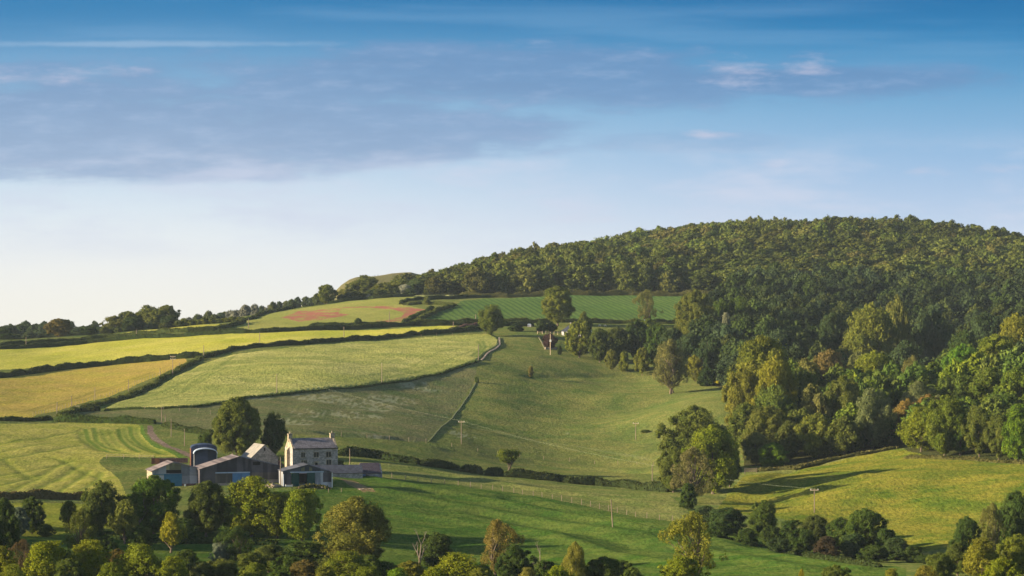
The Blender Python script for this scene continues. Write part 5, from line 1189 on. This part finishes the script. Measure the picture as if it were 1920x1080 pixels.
e, s = site('livestock_trailer', 'small cream slatted trailer standing by the green door shed', 'trailer', 536, 917.5, 10, -1.5)
MB().box(0, 1.6, 0, 2.2, .35, .5).box(0, .06, 0, 2.2, .5, 1.05).box(1.54, 1.6, 0, 2.2, .5, 1.05).box(.06, 1.54, 0, .05, .5, .95).box(.06, 1.54, 2.15, 2.2, .5, .95).build('body', M['white'], e)
mb = MB()
for i in range(5): mb.box(.1 + i * .33, .16 + i * .33, -.03, -.002, .5, 1.15)
mb.build('slats', M['wood_pale'], e)
for x in (-.12, 1.62): MB().tube((x, 1.1, .3), (x + .12, 1.1, .3), .3, .3, 12).build('wheel', M['dark'], e)
e, s = site('flue', 'white cowled flue standing behind the ridge of the grey barn', 'flue', 330, 869, 0, 3)
MB().tube((0, 0, -3), (0, 0, 8 * s), .16, .14).build('pipe', M['white'], e); MB().tube((0, 0, 8 * s), (.12, 0, 10.5 * s), .22, .1).build('cowl', M['white'], e)
e, s = site('stone_shelter', 'small wooden gate shelter at the lower left tip of the corn field', 'shelter', 141, 770, 5)
MB().box(0, .18, 0, .18, -.6, 1.35).box(1.1, 1.28, 0, .18, -.6, 1.35).build('post', M['wood_pale'], e); MB().box(-.1, 1.4, -.1, .6, 1.35, 1.5).build('roof', M['wood_pale'], e)
# field gate by the wood
e, s = site('field_gate', 'grey bar gate in the bank where the golden meadow meets the clump', 'gate', 1396, 886, 5, -2)
MB().box(0, .14, 0, .14, -.4, 1.3).box(3.2, 3.34, 0, .14, -.4, 1.3).build('gatepost', M['wood'], e); mb = MB()
for i in range(5): mb.box(.14, 3.2, .03, .09, .2 + i * .22, .27 + i * .22)
mb.build('bars', M['wood_pale'], e)
# cottage
e, s = site('cottage', 'white cottage with slate roof half hidden by trees above the pasture', 'cottage', 1053, 628.5, -12)
X = lambda px: (px - 1053) * s; Z = lambda py: (628.5 - py) * s
MB().box(0, 12, 0, 6, -1, Z(620.5)).build('wall', M['white'], e)
q = MB(); ze_, zr_ = Z(621), Z(608.5)
q.v = [(-.4, -.4, ze_), (12.4, -.4, ze_), (12.4, 6.4, ze_), (-.4, 6.4, ze_), (3, 3, zr_), (9.5, 3, zr_)]; q.f = [(0, 1, 5, 4), (1, 2, 5), (2, 3, 4, 5), (3, 0, 4), (0, 3, 2, 1)]; rf = q.build('roof', M['slate_dark'], e)
MB().box(3.1, 3.7, 2.7, 3.3, zr_ - .5, zr_ + .9).build('chimney', M['stone'], rf)
MB().box(1.0, 2.0, -.05, -.003, .1, 1.5).build('window', M['glass'], e); MB().box(3.4, 4.3, -.05, -.003, -.2, 1.6).build('door', M['dark'], e)
e, s = site('garden_shed', 'small grey greenhouse at the top edge left of the cottage', 'greenhouse', 989, 613, 0)
MB().box(0, 7 * s, 0, 1.5, -.3, 4 * s).build('wall', M['sheet_pale'], e); MB().prism([(-.1, 4 * s), (7 * s + .1, 4 * s), (5.6 * s, 6 * s), (1.4 * s, 6 * s)], -.1, 1.6).build('roof', M['arch'], e)
e, s = site('distant_house', 'white chimneyed house end peeping between the trees below the crop', 'house', 1207, 612, 0)
MB().box(0, 7 * s, 0, 4, -1, 8 * s).build('wall', M['white'], e); rf = MB().prism([(-.3, 8 * s), (7 * s + .3, 8 * s), (3.5 * s, 11 * s)], -.3, 4.3).build('roof', M['roof_grey'], e)
MB().box(.2, 1.0, 1, 1.8, 8 * s, 13 * s).build('chimney', M['white'], rf)

# ------------------------------------------------------------------ animals and people, tiny in the distance
def skin_obj(name, verts, edges, radii, mat, sub=1):
    me = bpy.data.meshes.new(name); me.from_pydata(verts, edges, []); me.materials.append(mat); o = link(bpy.data.objects.new(name, me))
    sk = o.modifiers.new('skin', 'SKIN'); o.modifiers.new('sub', 'SUBSURF').levels = sub; o.modifiers['sub'].render_levels = sub
    for i, r in enumerate(radii): v = me.skin_vertices[0].data[i]; v.radius = (r, r); v.use_root = (i == 0)
    return o
def person(px, base, rz, label, D=2085):
    p = GD(px, D)
    V = [(0, 0, .95), (0, 0, 1.2), (0, 0, 1.42), (0, 0, 1.52), (0, 0, 1.62), (0, 0, 1.76), (.2, 0, 1.4), (.27, .02, 1.12), (.28, -.08, .86), (-.2, 0, 1.4), (-.27, .02, 1.12), (-.28, -.08, .86),
         (.1, 0, .86), (.12, .02, .48), (.12, .05, .08), (.13, -.14, .04), (-.1, 0, .86), (-.14, -.06, .48), (-.14, 0, .08), (-.15, -.18, .04)]
    E = [(0, 1), (1, 2), (2, 3), (3, 4), (4, 5), (2, 6), (6, 7), (7, 8), (2, 9), (9, 10), (10, 11), (0, 12), (12, 13), (13, 14), (14, 15), (0, 16), (16, 17), (17, 18), (18, 19)]
    rr = [.16, .16, .17, .07, .1, .09, .07, .055, .045, .07, .055, .045, .1, .075, .05, .05, .1, .075, .05, .05]
    o = skin_obj('person', V, E, rr, M['cloth']); o.location = p; o.rotation_euler = (0, 0, rz); tag(o, label, 'person')
person(703, 515, .3, 'left one of two tiny dark figures standing on the earthwork hill')
person(708.5, 515, -.5, 'right one of two tiny dark figures standing on the earthwork hill')
def sheep(px, base, rz, label):
    p = G(px, base)
    V = [(0, 0, .62), (-.4, 0, .62), (.4, 0, .66), (.6, 0, .78), (.82, 0, .72), (.35, .16, .4), (.35, .16, .02), (.35, -.16, .4), (.35, -.16, .02), (-.38, .16, .4), (-.42, .16, .2), (-.38, .16, .02), (-.38, -.16, .4), (-.42, -.16, .2), (-.38, -.16, .02)]
    E = [(0, 1), (0, 2), (2, 3), (3, 4), (2, 5), (5, 6), (2, 7), (7, 8), (1, 9), (9, 10), (10, 11), (1, 12), (12, 13), (13, 14)]
    rr = [.3, .28, .28, .13, .08, .08, .035, .08, .035, .1, .05, .035, .1, .05, .035]
    o = skin_obj('sheep', V, E, rr, M['wool']); o.location = p; o.rotation_euler = (0, 0, rz); tag(o, label, 'sheep')
sheep(1124, 613.5, 0, 'pale sheep grazing in the strip below the crop, left one')
sheep(1135, 613.5, 3.0, 'pale sheep grazing in the strip below the crop, right one')

# ------------------------------------------------------------------ light, sky, air
sl = bpy.data.lights.new('sun', 'SUN'); sl.energy = 5.0; sl.angle = R(.9); sl.color = (1.0, .80, .50)
so = link(bpy.data.objects.new('sun', sl))
to = Vector((-math.cos(R(SUN_B)) * math.cos(R(SUN_EL)), -math.sin(R(SUN_B)) * math.cos(R(SUN_EL)), math.sin(R(SUN_EL))))
so.rotation_euler = to.to_track_quat('Z', 'Y').to_euler()
w = bpy.data.worlds.new('World'); scene.world = w; w.use_nodes = True; nt = w.node_tree; nt.nodes.clear(); T = NT(nt)
sky = T.n('ShaderNodeTexSky'); sky.sky_type = 'NISHITA'; sky.sun_disc = False; sky.sun_elevation = R(SUN_EL)
sky.sun_rotation = math.atan2(to.x, to.y); sky.air_density = 1.0; sky.dust_density = .6; sky.ozone_density = 1.5
b1 = T.n('ShaderNodeBackground'); T.l(sky.outputs[0], b1.inputs[0]); b1.inputs[1].default_value = .062
gen = T.n('ShaderNodeTexCoord').outputs['Generated']
sep = T.n('ShaderNodeSeparateXYZ'); T.l(gen, sep.inputs[0]); x, y, z = sep.outputs
yy_ = T.m('MAXIMUM', y, .05)
az = T.m('DIVIDE', x, yy_); el = T.m('DIVIDE', z, yy_)             # tangents: az -.21 ... .21, el 0 ... .132 in view
def s2l(c): return tuple(((v / 255) / 12.92 if v / 255 <= .04045 else ((v / 255 + .055) / 1.055) ** 2.4) for v in c)
def ramp(fac, stops):
    r = T.n('ShaderNodeValToRGB'); T.l(fac, r.inputs[0]); cr = r.color_ramp; cr.interpolation = 'B_SPLINE'
    while len(cr.elements) < len(stops): cr.elements.new(.5)
    for e_, (p_, c_) in zip(cr.elements, stops): e_.position = p_; e_.color = (*s2l(c_), 1)
    return r.outputs[0]
ef = T.m('DIVIDE', el, .14)
EP = lambda py: (600 - py) / F / .14
left = ramp(ef, [(0, (246, 242, 230)), (EP(500), (240, 240, 238)), (EP(400), (222, 233, 243)), (EP(300), (190, 215, 236)), (EP(200), (146, 188, 220)), (EP(100), (104, 158, 202)), (EP(40), (62, 136, 188)), (1.0, (26, 118, 176))])
right = ramp(ef, [(0, (222, 228, 236)), (EP(480), (205, 218, 238)), (EP(400), (184, 205, 232)), (EP(300), (150, 188, 226)), (EP(200), (120, 174, 214)), (EP(100), (66, 144, 196)), (EP(40), (26, 122, 180)), (1.0, (6, 104, 164))])
base = T.mix(T.smooth(az, -.18, .2), left, right)
cvec = T.n('ShaderNodeCombineXYZ'); T.l(az, cvec.inputs[0]); T.l(el, cvec.inputs[1])
def stretch(sx, sy, ox=0, oy=0): return T.mapping(cvec.outputs[0], (sx, sy, 1), 0, (ox, oy, 0))
wr = T.n('ShaderNodeTexNoise'); T.l(stretch(9, 22), wr.inputs['Vector']); wr.inputs['Scale'].default_value = 1.2; wr.inputs['Detail'].default_value = 3
fb = T.noise(stretch(14, 60), 1.0, 8, .58); fb2 = T.noise(stretch(34, 150, 3, 7), 1.0, 10, .66); fb3 = T.noise(stretch(5, 75, 9, 2), 1.0, 5, .5)
U = lambda px: (px - 960) / F; Vv = lambda py: (600 - py) / F
def blob(px, py, rx, ry, soft=1.0):
    dx = T.m('DIVIDE', T.m('SUBTRACT', az, U(px)), rx / F); dy = T.m('DIVIDE', T.m('SUBTRACT', el, Vv(py)), ry / F)
    d2 = T.m('ADD', T.m('MULTIPLY', dx, dx), T.m('MULTIPLY', dy, dy)); return T.m('SUBTRACT', 1.0, T.m('POWER', d2, .5))
def mx_(a, b): return T.m('MAXIMUM', a, b)
# soft violet grey banks
bank = mx_(mx_(blob(100, 245, 1000, 130), blob(640, 250, 520, 85)), mx_(mx_(blob(950, 145, 700, 70), blob(1500, 150, 420, 36)), mx_(blob(1290, 268, 210, 26), blob(300, 300, 420, 55))))
bank = T.m('ADD', bank, T.m('MULTIPLY', T.m('SUBTRACT', fb, .5), 1.7)); bank = T.m('ADD', bank, T.m('MULTIPLY', T.m('SUBTRACT', fb2, .5), 1.1))
bm_ = T.smooth(bank, -.14, .48)
# the flat underside of the large left bank
under = T.smooth(T.m('ADD', el, T.m('ADD', T.m('MULTIPLY', T.smooth(az, -.12, .03), -.012), T.m('MULTIPLY', T.m('SUBTRACT', fb2, .5), .006))), Vv(352), Vv(330))
bm_ = T.m('MULTIPLY', bm_, under)
low_r = T.m('SUBTRACT', 1.0, T.m('MULTIPLY', T.m('MULTIPLY', T.smooth(az, .02, .05), T.smooth(T.m('MULTIPLY', el, -1.0), -Vv(215), -Vv(245))), .65)); bm_ = T.m('MULTIPLY', bm_, low_r)
bcol = T.mix(T.smooth(az, -.2, .15), (*s2l((142, 170, 206)),), (*s2l((106, 152, 200)),)); bcol = T.mix(T.smooth(el, Vv(330), Vv(90)), T.mix(.35, bcol, s2l((172, 193, 220))), T.mix(.5, bcol, s2l((96, 142, 190))))
bcol = T.mix(1.0, bcol, T.mix(T.smooth(T.m('ADD', fb2, T.m('MULTIPLY', fb, .6)), .6, 1.0), s2l((245, 245, 247)), s2l((255, 255, 255))), 'MULTIPLY')
bcol = T.mix(T.m('MULTIPLY', T.smooth(fb2, .48, .8), .35), bcol, s2l((188, 200, 226)))
col = T.mix(T.m('MULTIPLY', bm_, .88), base, bcol)
# thin streaks of high cloud, top
stx = T.m('MULTIPLY', T.smooth(fb3, .46, .68), T.smooth(el, Vv(190), Vv(90))); stx = T.m('MULTIPLY', stx, T.smooth(el, Vv(-40), Vv(40)))
col = T.mix(T.m('MULTIPLY', stx, .28), col, s2l((132, 176, 216)))
st2 = blob(260, 82, 480, 9); st2 = T.m('ADD', st2, T.m('MULTIPLY', T.m('SUBTRACT', fb2, .5), 1.2)); col = T.mix(T.m('MULTIPLY', T.smooth(st2, 0, .9), .4), col, s2l((176, 202, 228)))
# lit pinkish rims
rim = mx_(mx_(blob(1375, 134, 100, 32), blob(1520, 126, 75, 22)), mx_(blob(200, 136, 150, 12), mx_(blob(1450, 308, 55, 20), mx_(blob(1330, 253, 50, 9), blob(1880, 318, 55, 12)))))
rim = mx_(rim, mx_(blob(60, 150, 190, 16), mx_(blob(1110, 410, 90, 18), blob(1730, 322, 60, 12))))
rim = T.m('ADD', rim, T.m('MULTIPLY', T.m('SUBTRACT', fb2, .5), 4.2)); col = T.mix(T.m('MULTIPLY', T.smooth(rim, .0, 1.9), .62), col, s2l((212, 208, 226)))
# low milky veils
veil = T.m('MULTIPLY', T.smooth(fb, .42, .7), T.m('MULTIPLY', T.smooth(el, Vv(520), Vv(400)), T.smooth(el, Vv(230), Vv(330)))); col = T.mix(T.m('MULTIPLY', veil, .7), col, s2l((206, 214, 234)))
b2 = T.n('ShaderNodeBackground'); T.l(col, b2.inputs[0]); b2.inputs[1].default_value = 1.0 / 2 ** EXPOSURE
hf = T.smooth(z, .14, .26)
back = T.smooth(y, .1, .5); fac = T.m('SUBTRACT', 1.0, T.m('MULTIPLY', T.m('SUBTRACT', 1.0, hf), back))
ms = T.n('ShaderNodeMixShader'); T.l(fac, ms.inputs[0]); T.l(b2.outputs[0], ms.inputs[1]); T.l(b1.outputs[0], ms.inputs[2])
wo = T.n('ShaderNodeOutputWorld'); T.l(ms.outputs[0], wo.inputs['Surface'])

HAZE = 0.00004
if HAZE:
    hm, nt = newmat('haze'); T = NT(nt); pv = T.n('ShaderNodeVolumePrincipled'); pv.inputs['Color'].default_value = (.62, .78, 1.0, 1); pv.inputs['Density'].default_value = HAZE; pv.inputs['Anisotropy'].default_value = 0.0
    ho = T.n('ShaderNodeOutputMaterial'); T.l(pv.outputs[0], ho.inputs['Volume'])
    ho_ = MB().box(-5300, 5300, -300, 3300, -75, 110).build('haze', hm); tag(ho_, 'thin evening haze in the air', 'haze', kind='stuff')
